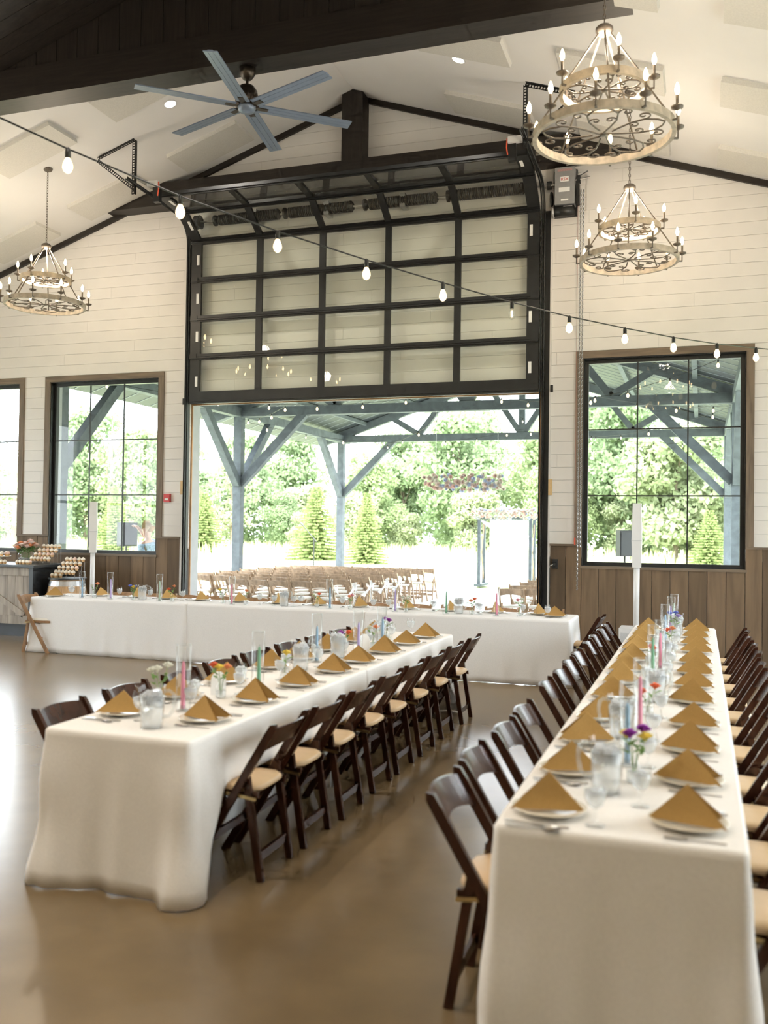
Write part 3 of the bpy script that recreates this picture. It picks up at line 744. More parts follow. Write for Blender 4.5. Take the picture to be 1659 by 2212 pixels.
def cloth(x0, x1, y0, y1, drop, label, mt, seed, amp=.012, flare=.02, corner=.05):
    """drop(side, t, dist_to_corner) -> hanging length; sides S,E,N,W"""
    r = random.Random(seed); rc = .03; zt = TZ+.006; x0 -= .012; x1 += .012; y0 -= .012; y1 += .012
    pts = []
    def seg(p, q, nrm, side):
        Ld = math.dist(p, q); n = max(4, int(Ld/.035))
        for k in range(n):
            t = k/n; pts.append(((p[0]*(1-t)+q[0]*t, p[1]*(1-t)+q[1]*t), nrm, side, t, min(t, 1-t)*Ld))
    def arc(cx, cy, a0, s0, s1):
        for k in range(5):
            a = a0+PI/2*k/5; pts.append(((cx+rc*math.cos(a), cy+rc*math.sin(a)), (math.cos(a), math.sin(a)), s0 if k < 3 else s1, 1. if k < 3 else 0., 0.))
    seg((x0+rc, y0), (x1-rc, y0), (0, -1), 'S'); arc(x1-rc, y0+rc, -PI/2, 'S', 'E')
    seg((x1, y0+rc), (x1, y1-rc), (1, 0), 'E'); arc(x1-rc, y1-rc, 0, 'E', 'N')
    seg((x1-rc, y1), (x0+rc, y1), (0, 1), 'N'); arc(x0+rc, y1-rc, PI/2, 'N', 'W')
    seg((x0, y1-rc), (x0, y0+rc), (-1, 0), 'W'); arc(x0+rc, y0+rc, PI, 'W', 'S')
    n = len(pts); UL = [0, .014, .04, .085, .16, .25, .34, .43, .52, .61, .70, .80, .90, 1.]; K = len(UL)-1; vs_ = []; ph = [r.uniform(0, 6.28) for _ in range(6)]
    s = 0; S = []
    for i in range(n):
        S.append(s); s += math.dist(pts[i][0], pts[(i+1) % n][0])
    per = s
    dr = [drop(p[2], p[3], p[4]) for p in pts]
    i = 0
    while i < n:                      # a corner hangs as far as the longer of its two sides
        if pts[i][3] == 1. and pts[i][4] == 0.:
            j = i
            while j < n and pts[j][4] == 0. and j-i < 5: j += 1
            mx_ = max(dr[k] for k in range(i, j))
            for k in range(i, j): dr[k] = mx_
            i = j
        else: i += 1
    for _ in range(1): dr = [(dr[i-1]+dr[i]+dr[(i+1) % n])/3 for i in range(n)]
    for k in range(K+1):
        u = UL[k]
        for i, (p, nr, sd_, t, dc) in enumerate(pts):
            D = dr[i]; dep = D*u; f = min(1.2, dep/.74); long_ = min(1, max(0, (D-.12)/.4))
            e = .5-.5*math.cos(min(1, u*6)*PI) if D > .1 else 0
            wv = amp*f**1.2*(math.sin(S[i]*2*PI/.31+ph[0]+.9*math.sin(S[i]*2.1+ph[1]))+.6*math.sin(S[i]*2*PI/.17+ph[2]+u))
            o_ = (.003+flare*f*(.4+.6*f)+wv)*max(.15, long_) + corner*math.exp(-(dc/.13)**2)*f*(1+.35*math.sin(9*u+ph[3]))*long_
            o_ = max(.002, o_)*min(1, u*5)
            zz = zt-dep-(.003 if k == 1 else .006 if k else 0)
            hem = .006*math.sin(S[i]*2*PI/.4+ph[4])*u*long_
            if k == 0: o_ = -.012
            if k == 1: o_ = 0
            vs_.append((p[0]+nr[0]*o_, p[1]+nr[1]*o_, max(.004, zz+hem)))
    fs = [tuple(range(n))]
    for k in range(K):
        for i in range(n): j = (i+1) % n; fs.append((k*n+i, (k+1)*n+i, (k+1)*n+j, k*n+j))
    mb = MB().add(vs_, fs); me = mb.mesh('tablecloth', mt, True)
    me.polygons[0].use_smooth = False
    ob = put('tablecloth', me, label=label, cat='tablecloth', group='white tablecloths')
    sol = ob.modifiers.new('thickness', 'SOLIDIFY'); sol.thickness = .0015; sol.offset = -1
    return ob
FULL = .742
def sidefun(short, full_sides, joint_sides):
    def f(side, t, dc):
        if side in joint_sides: return .02
        if side in full_sides: return FULL
        return short(side, t)
    return f
T1 = (4.28, 5.08, -9.89); T2 = (1.875, 2.675, -9.21); T3 = (-3.82, -2.42, -1.62)
SH = .275
place = ['nearest', 'middle', 'farthest']
for i in range(3):
    ya, yb = T1[2]+2.44*i+.001, T1[2]+2.44*(i+1)-.001
    table(T1[0], T1[1], ya, yb, 'folding banquet table under the %s cloth of the right table row' % place[i])
    fs_ = {'S'} if i == 0 else ({'N'} if i == 2 else set()); js = {0: {'N'}, 1: {'N', 'S'}, 2: {'S'}}[i]
    def short(side, t, i=i):
        tt = t if side == 'E' else 1-t      # 0 at near end
        if i == 0: return SH+(FULL-SH)*max(0, 1-tt*2.44/.14)
        if i == 2: return SH+(FULL-SH)*max(0, 1-(1-tt)*2.44/.22)
        return SH
    cloth(T1[0], T1[1], ya+(.011 if i else 0), yb-(.011 if i < 2 else 0), sidefun(short, fs_, js), 'ivory cloth over the %s section of the right table row' % place[i], CLOTH, 10+i, .008, .02, .03)
for i in range(2):
    ya, yb = T2[2]+2.44*i+.001, T2[2]+2.44*(i+1)-.001
    table(T2[0], T2[1], ya, yb, 'folding banquet table under the %s cloth of the left table row' % ('near', 'far')[i])
    fs_ = {'S'} if i == 0 else {'N'}; js = {'N'} if i == 0 else {'S'}
    def short(side, t, i=i):
        tt = t if side == 'E' else 1-t
        if i == 0: return SH+(FULL-SH)*max(0, 1-tt*2.44/.34)
        return SH+(FULL-SH)*max(0, 1-(1-tt)*2.44/.22)
    cloth(T2[0], T2[1], ya+(.011 if i else 0), yb-(.011 if not i else 0), sidefun(short, fs_, js), 'ivory cloth over the %s section of the left table row' % ('near', 'far')[i], CLOTH, 20+i, .017, .018, .06)
for i in range(3):
    xa, xb = T3[0]+2.453*i+.001, T3[0]+2.453*(i+1)-.001
    table(xa, xb, T3[1], T3[2], 'folding banquet table under the %s cloth of the head table' % ('left', 'middle', 'right')[i])
    fs_ = {'S'}|({'W'} if i == 0 else set())|({'E'} if i == 2 else set()); js = {0: {'E'}, 1: {'W', 'E'}, 2: {'W'}}[i]
    cloth(xa+(.011 if i else 0), xb-(.011 if i < 2 else 0), T3[1], T3[2], sidefun(lambda s_, t: SH, fs_, js), 'white cloth over the %s section of the long head table' % ('left', 'middle', 'right')[i], CLOTHW, 30+i, .005, .02, .03 if i != 1 else 0)

# ================================================================== TABLEWARE
TT = TZ+.0075
PLATE = MB().lathe([(0, .0), (.07, .0), (.075, .003), (.098, .010), (.132, .020), (.134, .022), (.128, .0225), (.095, .014), (.07, .007), (0, .006)], 28, caps=False).mesh('dinner_plate', PORC, True)
# napkin: pyramid fold, ridge low end at -y, open toward +y (the diner)
def napkin_mesh():
    mb = MB()
    def panel(A, B, C_, bul, th):
        A, B, C_ = Vector(A), Vector(B), Vector(C_); nrm = (B-A).cross(C_-A).normalized(); N = 5; idx = {}; vs_ = []; fs = []
        for sdn in (0, 1):
            for i in range(N+1):
                for j in range(N+1-i):
                    u, v = i/N, j/N; w_ = 1-u-v
                    p = A*w_+B*u+C_*v+nrm*(bul*27*u*v*w_*.5+(th if sdn else 0)); idx[(sdn, i, j)] = len(vs_); vs_.append(p)
            for i in range(N):
                for j in range(N-i):
                    a, b, c_ = idx[(sdn, i, j)], idx[(sdn, i+1, j)], idx[(sdn, i, j+1)]; fs.append((a, b, c_) if sdn else (c_, b, a))
                    if i+j < N-1: d = idx[(sdn, i+1, j+1)]; fs.append((b, d, c_) if sdn else (c_, d, b))
        mb.add(vs_, fs)
    for s in (1, -1):
        panel((0, -.130, .004), (s*.075, .125, .004), (0, .0, .122), -.012*s, .003*s)
        panel((0, -.105, .006), (s*.050, .118, .006), (0, .006, .113), -.006*s, .003*s)
    mb.tube([(0, -.131, .005), (0, -.065, .0635), (0, 0, .1225)], .0035, 5)
    return mb.mesh('folded_napkin', NAPK, True)
NAP = napkin_mesh()
FORK = MB()
FORK.add([(-.004, -.1, .002), (.004, -.1, .002), (.003, .02, .006), (-.003, .02, .006), (-.004, -.1, .0), (.004, -.1, .0), (.003, .02, .003), (-.003, .02, .003)], [(0, 1, 2, 3), (7, 6, 5, 4), (0, 4, 5, 1), (1, 5, 6, 2), (2, 6, 7, 3), (3, 7, 4, 0)])
FORK.beam((0, .02, .005), (0, .05, .003), .02, .003)
for k in range(4): FORK.beam((-.009+.006*k, .05, .003), (-.009+.006*k, .095, .006), .003, .0025)
FORK = FORK.mesh('fork', STEEL)
KNIFE = MB().beam((0, -.11, .003), (0, -.01, .003), .010, .005).beam((0, -.01, .002), (0, .11, .002), .016, .002).mesh('knife', STEEL)
sp_ = MB().beam((0, -.1, .003), (0, .03, .004), .006, .003)
sp_.lathe([(.0, 0), (.013, .001), (.019, .004), (.021, .007)], 14, (0, 0, 0), False)
o_ = len(sp_.v)-56
sp_.v[o_:] = [(x, .055+y*1.5, zz) for x, y, zz in sp_.v[o_:]]
SPOON = sp_.mesh('spoon', STEEL, True)
GOB = MB().lathe([(.0, .0), (.033, .0), (.034, .003), (.012, .010), (.006, .022), (.006, .045), (.010, .055), (.028, .072), (.039, .100), (.039, .125), (.034, .152), (.034, .154)], 18, caps=False).mesh('goblet_glass', TGLASS, True)
GWAT = MB().lathe([(0, .060), (.010, .060), (.026, .074), (.0365, .100), (.0365, .122), (0, .123)], 16, caps=False).mesh('goblet_water', WATER, True)
def ice(mb, n, R, z0, z1, seed, s=.011):
    r = random.Random(seed)
    for _ in range(n):
        a, q = r.uniform(0, 6.28), R*math.sqrt(r.random()); c = Vector((q*math.cos(a), q*math.sin(a), r.uniform(z0, z1)))
        d = Vector((r.uniform(-1, 1), r.uniform(-1, 1), r.uniform(-1, 1))).normalized()
        mb.beam(c-d*s, c+d*s, 2*s, 2*s)
    return mb
GICE = ice(MB(), 4, .018, .10, .128, 3).mesh('goblet_ice', ICE)
def pitcher_meshes():
    n = 32; prof = [(.050, .0), (.052, .004), (.054, .02), (.058, .10), (.062, .17), (.066, .205), (.068, .21)]; vs_ = []; fs = []
    for r_, z_ in prof:
        for k in range(n):
            t = 2*PI*k/n; rr = r_+(.0022*math.cos(16*t) if .003 < z_ < .11 else 0)
            if z_ > .16: rr += .018*max(0, math.cos(t-PI))**8*((z_-.16)/.05)
            vs_.append((rr*math.cos(t), rr*math.sin(t), z_))
    for i in range(len(prof)-1):
        for k in range(n): k2 = (k+1) % n; fs.append((i*n+k, i*n+k2, (i+1)*n+k2, (i+1)*n+k))
    fs.append(tuple(range(n)))
    body = MB().add(vs_, fs).mesh('pitcher_body', TGLASS, True)
    hd = MB().tube([(.060, 0, .18), (.085, 0, .185), (.105, 0, .170), (.110, 0, .13), (.102, 0, .085), (.085, 0, .06), (.056, 0, .055)], [.009]*7, 8).mesh('pitcher_handle', ACRY, True)
    wt = MB().lathe([(0, .006), (.048, .006), (.054, .10), (.0585, .160), (0, .161)], 24, caps=False).mesh('pitcher_water', WATER, True)
    ic = ice(MB(), 42, .043, .125, .178, 5, .0125).mesh('pitcher_ice', ICE)
    return body, hd, wt, ic
PB, PHM, PW, PI_M = pitcher_meshes()
CYL = MB().lathe([(0, .004), (.036, .004), (.038, 0), (.040, .003), (.040, .36), (.0375, .3605), (.037, .36), (.037, .008)], 24, caps=False).mesh('cylinder_glass', TGLASS, True)
RIM = MB().lathe([(.037, .358), (.0405, .358), (.0405, .3615), (.037, .3615), (.037, .358)], 24, caps=False).mesh('cylinder_rim', ACRY, True)
CAND = {k: MB().lathe([(.0, .012), (.0125, .012), (.0125, .03), (.009, .24), (.007, .262), (.002, .27), (.0, .271)], 12, caps=False).mesh('taper_'+k, m_, True) for k, m_ in WAX.items()}
CWICK = MB().tube([(0, 0, .268), (.001, 0, .282)], .0012, 4).mesh('candle_wick', BLK)
CHOLD = MB().lathe([(.0, .006), (.022, .006), (.022, .010), (.0145, .013), (.0145, .03), (.0128, .03)], 12, caps=False).mesh('candle_holder', ACRY, True)
VASE = MB().lathe([(0, .0), (.026, .0), (.029, .004), (.031, .05), (.027, .072), (.014, .09), (.0125, .11), (.016, .116)], 18, caps=False).mesh('bud_vase_glass', TGLASS, True)
VWAT = MB().lathe([(0, .004), (.027, .006), (.029, .045), (0, .046)], 14, caps=False).mesh('bud_vase_water', WATER, True)
def bloom_mesh(col, r=.026, seed=1, layers=4):
    q = random.Random(seed); mb = MB()
    for L in range(layers):
        n = 6+L*2 if layers > 2 else 6; tilt = .25+L*.36; rr = r*(.45+.55*L/(layers-1))
        for k in range(n):
            a = 2*PI*(k+.5*L)/n+q.uniform(-.15, .15); ca, sa = math.cos(a), math.sin(a); w_ = rr*.55
            out = rr*math.sin(min(tilt, 1.45)); hi = r*.9*math.cos(tilt*.8)+.004
            base = (ca*.003, sa*.003, .0); m1 = (ca*out*.7, sa*out*.7, hi*.65); tip = (ca*out*1.05, sa*out*1.05, hi*q.uniform(.85, 1.1))
            px, py = -sa*w_, ca*w_
            mb.add([base, (m1[0]+px, m1[1]+py, m1[2]), (tip[0]+px*.5, tip[1]+py*.5, tip[2]), (tip[0]-px*.5, tip[1]-py*.5, tip[2]), (m1[0]-px, m1[1]-py, m1[2]), m1], [(0, 1, 5), (0, 5, 4), (1, 2, 3, 5), (5, 3, 4)])
    mb.lathe([(.001, -.006), (r*.3, .0), (r*.42, r*.35), (r*.3, r*.6), (.001, r*.7)], 8)
    return mb.mesh('bloom_'+col, PETAL[col], False)
BLOOM = {k: bloom_mesh(k, seed=i) for i, k in enumerate(COLS)}
LEAFM = MB().add([(0, 0, 0), (.012, .02, .006), (.009, .045, .004), (0, .065, -.004), (-.009, .045, .004), (-.012, .02, .006), (0, .03, -.001)], [(0, 1, 6), (1, 2, 6), (2, 3, 6), (3, 4, 6), (4, 5, 6), (5, 0, 6)]).mesh('leaf', STEMG)
def flower(x, y, z0, h, lean, az, col, label, group=None, sc=1.0):
    f = empty('cut_flower', (x, y, z0), label=label, cat='flower')
    if group: f['group'] = group
    tip = Vector((lean*math.cos(az), lean*math.sin(az), h))
    MB().tube([(0, 0, .006), (tip.x*.3, tip.y*.3, h*.55), tip], .0018, 5).build('stem', STEMG, f)
    put('bloom', BLOOM[col], f, loc=tip, rot=(lean*2*-math.sin(az), lean*2*math.cos(az), rnd.uniform(0, 6)), scale=(sc,)*3)
    for k in range(2): put('leaf', LEAFM, f, loc=tip*(.62+.16*k), rot=(.5, 0, az+PI*k+rnd.uniform(-.6, .6)), scale=(.8*sc,)*3)
    return f
def setting(x, y, ang, where, goblet=True, glat=.15, gfw=.17):
    """ang = direction to the diner"""
    rz = ang-PI/2+jit(.05); d = Vector((math.cos(ang), math.sin(ang), 0)); side = Vector((-d.y, d.x, 0))   # side: diner's right is ... 
    R_ = side          # the diner faces -d; right hand is +side
    p = Vector((x, y, TT))
    put('dinner_plate', PLATE, loc=p, label='cream dinner plate at '+where, cat='plate', group='dinner plates')
    put('folded_napkin', NAP, loc=p+Vector((jit(.006), jit(.006), .0125)), rot=(0, 0, rz+jit(.06)), scale=(1+jit(.04), 1+jit(.04), 1+jit(.08)), label='tan napkin folded in a tent at '+where, cat='napkin', group='folded napkins')
    put('fork', FORK, loc=p-R_*.165+d*.02, rot=(0, 0, rz+PI), label='steel fork at '+where, cat='fork', group='forks')
    put('knife', KNIFE, loc=p+R_*.160+d*.02, rot=(0, 0, rz+PI), label='steel knife at '+where, cat='knife', group='knives')
    put('spoon', SPOON, loc=p+R_*.195+d*.02, rot=(0, 0, rz+PI+jit(.08)), label='steel spoon at '+where, cat='spoon', group='spoons')
    if goblet: gob(p-d*gfw+R_*(glat+jit(.02)), 'water goblet at '+where)
def gob(p, label):
    g = empty('water_goblet', (p[0], p[1], TT), label='clear '+label, cat='goblet', group='water goblets')
    put('bowl', GOB, g); put('water', GWAT, g); put('ice', GICE, g, rot=(0, 0, rnd.uniform(0, 6)))
def pitcher(x, y, rz, label):
    g = empty('water_pitcher', (x, y, TT), rz, label=label, cat='pitcher', group='water pitchers')
    put('body', PB, g); put('handle', PHM, g); put('water', PW, g); put('ice', PI_M, g)
def cyl(x, y, col, where, sc=1.0):
    g = empty('cylinder_vase', (x, y, TT), label='tall clear glass cylinder around the %s taper %s' % (col, where), cat='vase', group='glass cylinders')
    put('wall', CYL, g, scale=(1, 1, sc)); put('rim', RIM, g, loc=(0, 0, .36*(sc-1)))
    c = empty('taper_candle', (x+jit(.006), y+jit(.006), TT), label='%s taper candle in a glass cylinder %s' % (col, where), cat='candle', group='taper candles')
    put('wax', CAND[col], c); put('wick', CWICK, c); put('holder', CHOLD, c)
def vase(x, y, fl, where, h=.16):
    v = empty('bud_vase', (x, y, TT), label='small glass bud vase '+where, cat='vase', group='bud vases')
    put('bottle', VASE, v); put('water', VWAT, v)
    for i, c in enumerate(fl):
        az = 6.28*i/len(fl)+1.1+jit(.5)
        flower(x, y, TT+.004, h+jit(.02), .015+.028*(len(fl) > 1), az, c, '%s flower in the bud vase %s' % (c, where), 'cut flowers', 1.15)
def card(x, y, rz, label):
    mb = MB(); n = 10
    poly = [(-.045, 0), (.045, 0)]+[(.045*math.cos(PI*k/n), .085+.055*math.sin(PI*k/n)) for k in range(n+1)]
    mb.prism(poly, -.002, .002); g = mb.build('number_card', CARDM, loc=(x, y, TT), rot=(-.12, 0, rz)); tag(g, label, 'card', 'arched table cards')
OFF = [.21, .80, 1.37, 1.94]
n12 = 0
for i in range(3):
    for o in OFF:
        y = T1[2]+2.44*i+o
        setting(4.905+jit(.008), y+jit(.02), 0, 'the %s place, wall side, right table' % ORD[n12], glat=.17)
        setting(4.435+jit(.01), y+jit(.02), PI, 'the %s place, aisle side, right table' % ORD[n12], glat=.09)
        n12 += 1
LY = [-8.77, -8.2, -7.6, -6.98, -6.47, -5.9, -5.27, -4.71]
for i, y in enumerate(LY):
    setting(2.515, y+jit(.01), 0, 'the %s place, aisle side, left table' % ORD[i], glat=.18, gfw=.20)
    setting(2.04, y+jit(.03)-.05, PI, 'the %s place, far side, left table' % ORD[i], glat=.10, gfw=.17)
for i, x in enumerate(FX):
    setting(x+jit(.02), -1.85, PI/2, 'the %s place from the left, head table' % ORD[i], glat=.16, gfw=.2)
setting(-3.60, -2.18, PI, 'the left end of the head table', glat=-.12, gfw=.16); setting(3.32, -2.03, 0, 'the right end of the head table', glat=-.2, gfw=.05)
# centrepieces
pitcher(2.36, -9.03, .35, 'clear water pitcher nearest the near end of the left table')
pitcher(2.27, -7.01, .8, 'clear water pitcher in the middle of the left table by the joint'); pitcher(2.27, -6.30, 2.4, 'clear water pitcher just past the joint of the left table'); pitcher(2.26, -5.3, .2, 'clear water pitcher toward the far end of the left table')
for x, y, c in ((2.28, -8.60, 'pink'), (2.36, -7.86, 'green'), (2.22, -6.60, 'blue'), (2.40, -6.20, 'lilac'), (2.44, -5.74, 'sage')):
    cyl(x, y, 'blue' if c == 'sage' else c, 'on the left table' if c in ('pink', 'green', 'lilac') else ('in the middle of the left table' if c == 'blue' else 'near the far end of the left table'))
vase(2.10, -8.55, ['white', 'white', 'white'], 'behind the near pitcher on the left table', .20)
vase(2.28, -8.18, ['peach', 'coral', 'yellow'], 'beside the pink candle on the left table', .17); vase(2.35, -7.45, ['yellow'], 'past the green candle on the left table')
vase(2.32, -5.62, ['peach', 'white'], 'by the second card on the left table'); vase(2.2, -4.9, ['purple', 'purple'], 'toward the far end of the left table'); vase(2.2, -6.0, ['coral', 'purple'], 'past the middle of the left table')
card(2.22, -8.10, .5, 'white arched card by the orange flowers on the left table'); card(2.33, -5.85, .5, 'white arched card near the far end of the left table')
pitcher(4.60, -9.38, PI-.1, 'large clear water pitcher nearest the camera end of the right table'); pitcher(4.575, -8.37, PI-.15, 'clear water pitcher second from the near end of the right table')
pitcher(4.69, -7.30, .6, 'clear water pitcher third along the right table'); pitcher(4.68, -5.6, 2, 'clear water pitcher fourth along the right table'); pitcher(4.72, -3.4, 1.2, 'clear water pitcher at the far end of the right table')
for x, y, c, wh in ((4.65, -8.91, 'blue', 'nearest on the right table'), (4.655, -8.12, 'pink', 'on the right table before the joint'), (4.63, -6.30, 'green', 'midway along the right table'), (4.66, -5.90, 'pink', 'midway along the right table'), (4.64, -4.30, 'blue', 'toward the far end of the right table'), (4.66, -3.25, 'lilac', 'at the far end of the right table'), (4.68, -2.8, 'sage', 'last on the right table')):
    cyl(x, y, c, wh)
vase(4.69, -9.18, ['purple', 'yellow', 'purple', 'yellow'], 'nearest on the right table', .19); vase(4.67, -7.72, ['coral', 'coral'], 'at the first joint of the right table', .13)
vase(4.61, -6.05, ['coral', 'coral'], 'midway along the right table'); vase(4.70, -4.60, ['peach', 'coral'], 'past the middle of the right table'); vase(4.70, -3.6, ['blue', 'blue', 'lilac'], 'at the far end of the right table', .20)
FC = [(-3.1, 'blue'), (-2.65, 'lilac'), (-1.88, 'sage'), (-.8, 'pink'), (.56, 'blue'), (1.42, 'lilac'), (2.06, 'green'), (2.67, 'pink')]
for i, (x, c) in enumerate(FC): cyl(x, -2.26, c, '%s from the left on the head table' % ORD[i])
for x, wh in ((-2.21, 'left'), (-.11, 'middle'), (2.19, 'right')): pitcher(x, -2.16, .7, 'clear water pitcher on the %s section of the head table' % wh)
for i, (x, f) in enumerate(((-2.97, ['peach', 'white']), (-2.30, ['blue', 'blue', 'yellow']), (-1.70, ['peach', 'coral']), (-.98, ['white', 'yellow']), (-.62, ['peach']), (.35, ['coral', 'white']), (.83, ['pink', 'peach']), (1.55, ['white', 'white', 'white']), (2.36, ['coral', 'peach']), (2.93, ['white', 'pink']))):
    vase(x, -2.2+jit(.05), f, '%s from the left on the head table' % ORD[i], .17)
for i, x in enumerate((-3.35, -.25, .02, 1.1, 2.45)): gob((x, -2.15), 'spare water goblet near the front edge of the head table, %s from the left' % ORD[i])

# ================================================================== BAR, BARREL, SWEETS, SPEAKERS
BX1, BY0, BH = -4.83, -1.16, 1.12
bar = empty('bar_counter', (-6.1, -.7, 0), label='weathered plank bar with diagonal brace and black top', cat='bar')
bo_ = (6.1, .7, 0)
def Bp(mb, n, mt): return mb.build(n, mt, bar, loc=bo_)
Bp(MB().box((-7.4, BY0-.05, BH-.035), (BX1+.05, -.17, BH)), 'countertop', BARTOP)
Bp(MB().box((-7.36, BY0+.06, .18), (BX1-.03, -.22, BH-.036)), 'carcass', BARTOP)
Bp(MB().box((-7.36, BY0+.12, 0), (BX1-.06, -.22, .18)), 'kick_base', BARTOP)
for x in (BX1, -7.36): Bp(MB().box((x-.075, BY0, .0), (x, BY0+.075, BH-.036)), 'corner_post', BARTOP)
xk = -7.28
while xk < BX1-.10:
    Bp(MB().box((xk, BY0+.03, .2), (min(xk+.145, BX1-.078), BY0+.059, BH-.05)), 'front_plank', BOARDG); xk += .15
for za, zb in ((.2, .33), (BH-.17, BH-.04)): Bp(MB().box((-7.28, BY0+.008, za), (BX1-.078, BY0+.029, zb)), 'front_rail', BOARDG)
for xa, xb in ((-5.0, -6.1), (-7.2, -6.1)): Bp(MB().beam((xa, BY0+.018, .34), (xb, BY0+.018, BH-.18), .02, .09, (0, 0, 1)), 'diagonal_brace', BOARDG)
# wine barrel
ba = empty('wine_barrel', (-4.47, -.80, 0), label='oak wine barrel with steel hoops and a round top', cat='barrel')
NS = 24
def brad(zz): return .255+.065*(1-((zz-.45)/.45)**2)
st = MB(); lv = [0, .12, .28, .45, .62, .78, .90]
vs_ = []
for zz in lv:
    r_ = brad(zz); a = PI/NS*.97
    for rr in (r_, r_-.025):
        for q in (-a, a): vs_.append((rr*math.cos(q), rr*math.sin(q), zz))
fs = [(0, 2, 3, 1)]
for i in range(len(lv)-1):
    b = 4*i; fs += [(b, b+1, b+5, b+4), (b+1, b+3, b+7, b+5), (b+3, b+2, b+6, b+7), (b+2, b, b+4, b+6)]
fs.append((24, 25, 27, 26)); stm = st.add(vs_, fs).mesh('stave', OAK)
for k in range(NS): put('stave', stm, ba, rot=(0, 0, 2*PI*k/NS))
for za, zb in ((.02, .08), (.22, .27), (.62, .67), (.80, .88)):
    MB().lathe([(brad(za)+.004, za), (brad(zb)+.004, zb), (brad(zb), zb), (brad(za), za), (brad(za)+.004, za)], 32, caps=False).build('hoop', GALV, ba, smooth=False)
MB().lathe([(0, .90), (.29, .90), (.29, .925), (0, .925)], 36, caps=False).build('round_top', BARTOP, ba)
# tiered stands and cupcakes
CUPM = MB().lathe([(.0, 0), (.021, 0), (.030, .032), (.0, .033)], 12, caps=False).mesh('cupcake_wrapper', WRAP, False)
fr_ = [(.031, .031), (.033, .040), (.028, .050), (.024, .052), (.022, .060), (.012, .068), (.0, .073)]
FRM = [MB().lathe(fr_, 12, caps=False).mesh('cupcake_frosting', m_, True) for m_ in (FROST, FROST2)]
def cupcake(x, y, zz, label, group):
    c = empty('cupcake', (x, y, zz), label=label, cat='cupcake', group=group); put('wrapper', CUPM, c); put('frosting', FRM[rnd.random() < .22], c)
def stand(x, y, z0, w, d, n, label, where):
    s_ = empty('tiered_stand', (x, y, z0), label=label, cat='stand')
    for t in range(n):
        hh = .05+t*.065; ya = -d/2+t*d/n; ww = w*(1-.02*t)
        MB().box((-ww/2, ya, hh-.005), (ww/2, ya+d/n+.02, hh)).build('tier', ACRY, s_)
        for sx in (-1, 1): MB().tube([(sx*ww/2*.92, ya+d/n*.6, 0), (sx*ww/2*.92, ya+d/n*.6, hh-.005)], .004, 6).build('support', GALV, s_)
        m_ = int(ww/.066)
        for k in range(m_): cupcake(x-ww/2+.036+k*(ww-.072)/max(1, m_-1)+jit(.004), y+ya+d/n*.45+jit(.004), z0+hh, 'frosted cupcake on tier %s of the stand on the %s' % (ORD[t], where), 'cupcakes on the %s' % where)
stand(-5.04, -.60, BH, .40, .36, 4, 'clear tiered cupcake stand on the bar corner', 'bar')
stand(-4.47, -.74, .925, .40, .34, 4, 'clear tiered cupcake stand on the barrel', 'barrel')
for i in range(5): cupcake(-4.66+.06*(i % 3), -.90-.055*(i//3)+.03, .925, 'loose cupcake at the front of the barrel top', 'loose cupcakes on the barrel')
for i in range(8): cupcake(-5.28+.065*(i % 4), -.92-.06*(i//4), BH, 'loose cupcake in front of the stand on the bar', 'loose cupcakes on the bar')
for i in range(3): cupcake(-5.62+.066*i, -1.02, BH, 'loose cupcake below the white cake stand', 'loose cupcakes by the cake stand')
cs = empty('cake_stand', (-5.72, -.86, BH), label='white footed cake stand on the bar', cat='cake stand')
MB().lathe([(0, 0), (.07, 0), (.065, .01), (.02, .03), (.018, .09), (.05, .105)], 20, caps=False).build('foot', PORC, cs, smooth=True)
MB().lathe([(0, .105), (.17, .108), (.172, .12), (0, .12)], 28, caps=False).build('platter', PORC, cs)
for i in range(9): cupcake(-5.72+.12*math.cos(i*.7), -.86+.12*math.sin(i*.7), BH+.121, 'frosted cupcake on the white cake stand', 'cupcakes on the cake stand')
bw = empty('bubble_bowl', (-5.42, -.60, BH), label='round glass bowl holding coral tulips on the bar', cat='bowl')
MB().lathe([(0, 0), (.06, 0), (.11, .04), (.135, .10), (.125, .16), (.09, .21), (.095, .22)], 24, caps=False).build('glass', TGLASS, bw, smooth=True)
MB().lathe([(0, .005), (.06, .006), (.105, .04), (.125, .09), (0, .091)], 20, caps=False).build('water', WATER, bw, smooth=True)
for i in range(22):
    a = 6.28*i/22*3; r_ = .03+.13*(i/22)
    flower(-5.42+.04*math.cos(a), -.60+.04*math.sin(a), BH+.01, .33-.10*(i/22)+jit(.02), r_, a, ('rose', 'blush', 'peach')[i % 3], ('rose', 'blush', 'peach')[i % 3]+' tulip in the round glass bowl on the bar', 'tulips in the glass bowl', 1.9)
